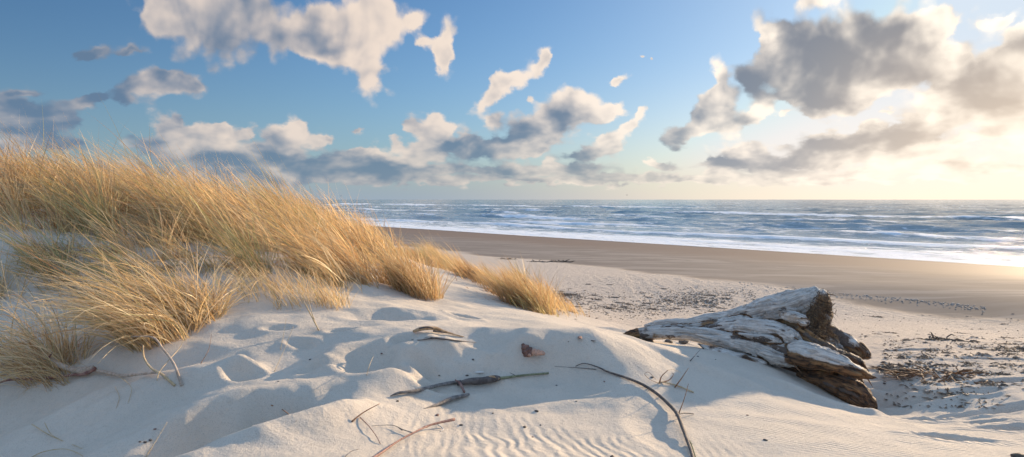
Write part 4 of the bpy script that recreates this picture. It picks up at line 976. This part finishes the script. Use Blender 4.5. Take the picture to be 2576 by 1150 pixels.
def sector(lo, hi):
    """one azimuth sector of the sky with the clouds that reach into it (skipped whole for rays that miss it)"""
    gt_ = bpy.data.node_groups.new('cloud_sector', 'ShaderNodeTree')
    gt_.interface.new_socket('P', in_out='INPUT', socket_type='NodeSocketVector')
    for nm in ('Field', 'Tone'): gt_.interface.new_socket(nm, in_out='OUTPUT', socket_type='NodeSocketFloat')
    G_ = NT(gt_); gin = G_.n('NodeGroupInput'); gout = G_.n('NodeGroupOutput'); pw = gin.outputs[0]
    fld = sw = swt = None
    for (U, V, hw, hh, rot, T) in blobs:
        a0 = math.atan((U-CU)/F); e0 = math.atan((HV-V)/F*math.cos(a0))
        Ja = F/math.cos(a0)**2; Je = F/math.cos(a0)
        hw *= 1.36; hh *= 1.46
        c, s = math.cos(R(rot)), math.sin(R(rot))
        reach = 2.5*math.hypot(hw*c, hh*s)/Ja+.05
        if a0+reach < lo or a0-reach > hi: continue
        A = (c*Ja/hw, s*Je/hw); B = (-s*Ja/hh, c*Je/hh)
        u = G_.vm('DOT_PRODUCT', pw, (A[0], A[1], -(A[0]*a0+A[1]*e0)))
        v = G_.vm('DOT_PRODUCT', pw, (B[0], B[1], -(B[0]*a0+B[1]*e0)))
        r2 = G_.m('MULTIPLY_ADD', u, u, G_.m('MULTIPLY', v, v))
        wgt = G_.m('POWER', .134, r2)
        fld = G_.m('MULTIPLY_ADD', wgt, wgt, 0.0 if fld is None else fld)
        sw = G_.m('MULTIPLY', wgt, T) if sw is None else G_.m('MULTIPLY_ADD', wgt, T, sw)
        swt = wgt if swt is None else G_.m('ADD', swt, wgt)
    tone = G_.m('DIVIDE', sw, G_.m('ADD', swt, 1e-5))
    G_.put(gout.inputs[0], fld); G_.put(gout.inputs[1], tone)
    gn = g.n('ShaderNodeGroup', node_tree=gt_, ins={0: PW}); fld, tone = gn.outputs[0], gn.outputs[1]
    tone = g.m('ADD', g.m('MULTIPLY', g.m('SUBTRACT', tone, .5), 1.35), .5)
    dens = g.m('MINIMUM', fld, 1.25)
    D = g.m('ADD', g.m('ADD', dens, g.m('MULTIPLY', puff, .70)), g.m('MULTIPLY', g.m('SUBTRACT', n1, .5), .60))
    alpha = g.m('POWER', g.ss(D, -.08, .46), .9)
    thick = g.ss(D, .35, 1.15)
    edge = g.m('MULTIPLY', g.m('SUBTRACT', 1.0, thick), .20)
    lit = g.m('ADD', g.m('ADD', tone, relief), g.m('SUBTRACT', edge, .06))
    lit = g.m('ADD', lit, g.m('MULTIPLY', g.m('SUBTRACT', big, .5), .22))
    lit = g.m('ADD', g.m('MULTIPLY', g.m('SUBTRACT', lit, .5), 1.05), .42)
    lit = g.ss(lit, -.32, 1.22)
    cloud = g.mix(lit, dark, lite)
    cloud = g.mix(g.m('MULTIPLY', lowsun, .22), cloud, c4(1.25, 1.0, .72))
    alpha = g.m('MULTIPLY', alpha, g.m('SUBTRACT', 1.0, g.m('MULTIPLY', vf, .45)))
    alpha = g.m('MULTIPLY', alpha, g.ss(el, -.002, .02))
    alpha = g.m('MULTIPLY', alpha, g.ss(fld, .006, .07))
    fin = g.mix(alpha, skyc, cloud)
    return g.n('ShaderNodeBackground', ins={'Color': fin, 'Strength': SKY_S}).outputs[0]
SKY_S = .72
cur = sector(e_az[-2], e_az[-1])
for k in range(len(e_az)-3, -1, -1):
    cur = g.n('ShaderNodeMixShader', ins={0: g.m('GREATER_THAN', az, e_az[k+1]), 1: sector(e_az[k], e_az[k+1]), 2: cur}).outputs[0]
# unseen broken cloud added overhead and behind the camera to lift ambient light
over = g.m('MAXIMUM', g.ss(el, .40, .60), g.ss(g.m('ABSOLUTE', az), .80, 1.15))
oc = g.ss(g.noise(Pn, 2.5, 3, .5), .25, .55, .35, .95)
obg = g.n('ShaderNodeBackground', ins={'Color': g.mix(oc, skyc, c4(.33, .49, .74)), 'Strength': SKY_S}).outputs[0]
cur = g.n('ShaderNodeMixShader', ins={0: over, 1: cur, 2: obg}).outputs[0]
gbg = g.n('ShaderNodeBackground', ins={'Color': c4(.20, .22, .24), 'Strength': SKY_S}).outputs[0]
cur = g.n('ShaderNodeMixShader', ins={0: g.ss(el, .0, -.03), 1: cur, 2: gbg}).outputs[0]
wo = g.n('ShaderNodeOutputWorld', ins={0: cur})
world.cycles.sampling_method = 'MANUAL'; world.cycles.sample_map_resolution = 512
# ------------------------------------------------------------------ camera, sun, view
cam = bpy.data.cameras.new('camera'); co = bpy.data.objects.new('camera', cam); col.objects.link(co)
co.location = (0, 0, CAMZ); co.rotation_euler = (R(90), 0, 0)
cam.sensor_width = 36; cam.lens = 36*F/2576; cam.shift_y = -(575-HV)/2576; cam.clip_start = .05; cam.clip_end = 60000
scene.camera = co
sl = bpy.data.lights.new('sun', 'SUN'); so = bpy.data.objects.new('sun', sl); col.objects.link(so)
sl.energy = 5.0; sl.angle = R(.8); sl.color = (1, .76, .50)
so.rotation_euler = Vector(-SUNV).to_track_quat('-Z', 'Y').to_euler(); so.location = (20, 20, 20)
vs = scene.view_settings; vs.view_transform = 'Standard'; vs.look = 'None'; vs.gamma = 1; vs.exposure = .72
scene.display_settings.display_device = 'sRGB'
scene.cycles.max_bounces = 6; scene.cycles.diffuse_bounces = 3; scene.cycles.glossy_bounces = 3; scene.cycles.transmission_bounces = 4; scene.cycles.transparent_max_bounces = 6
scene.cycles.adaptive_threshold = .02; scene.cycles.use_denoising = True; scene.cycles.sample_clamp_indirect = 8
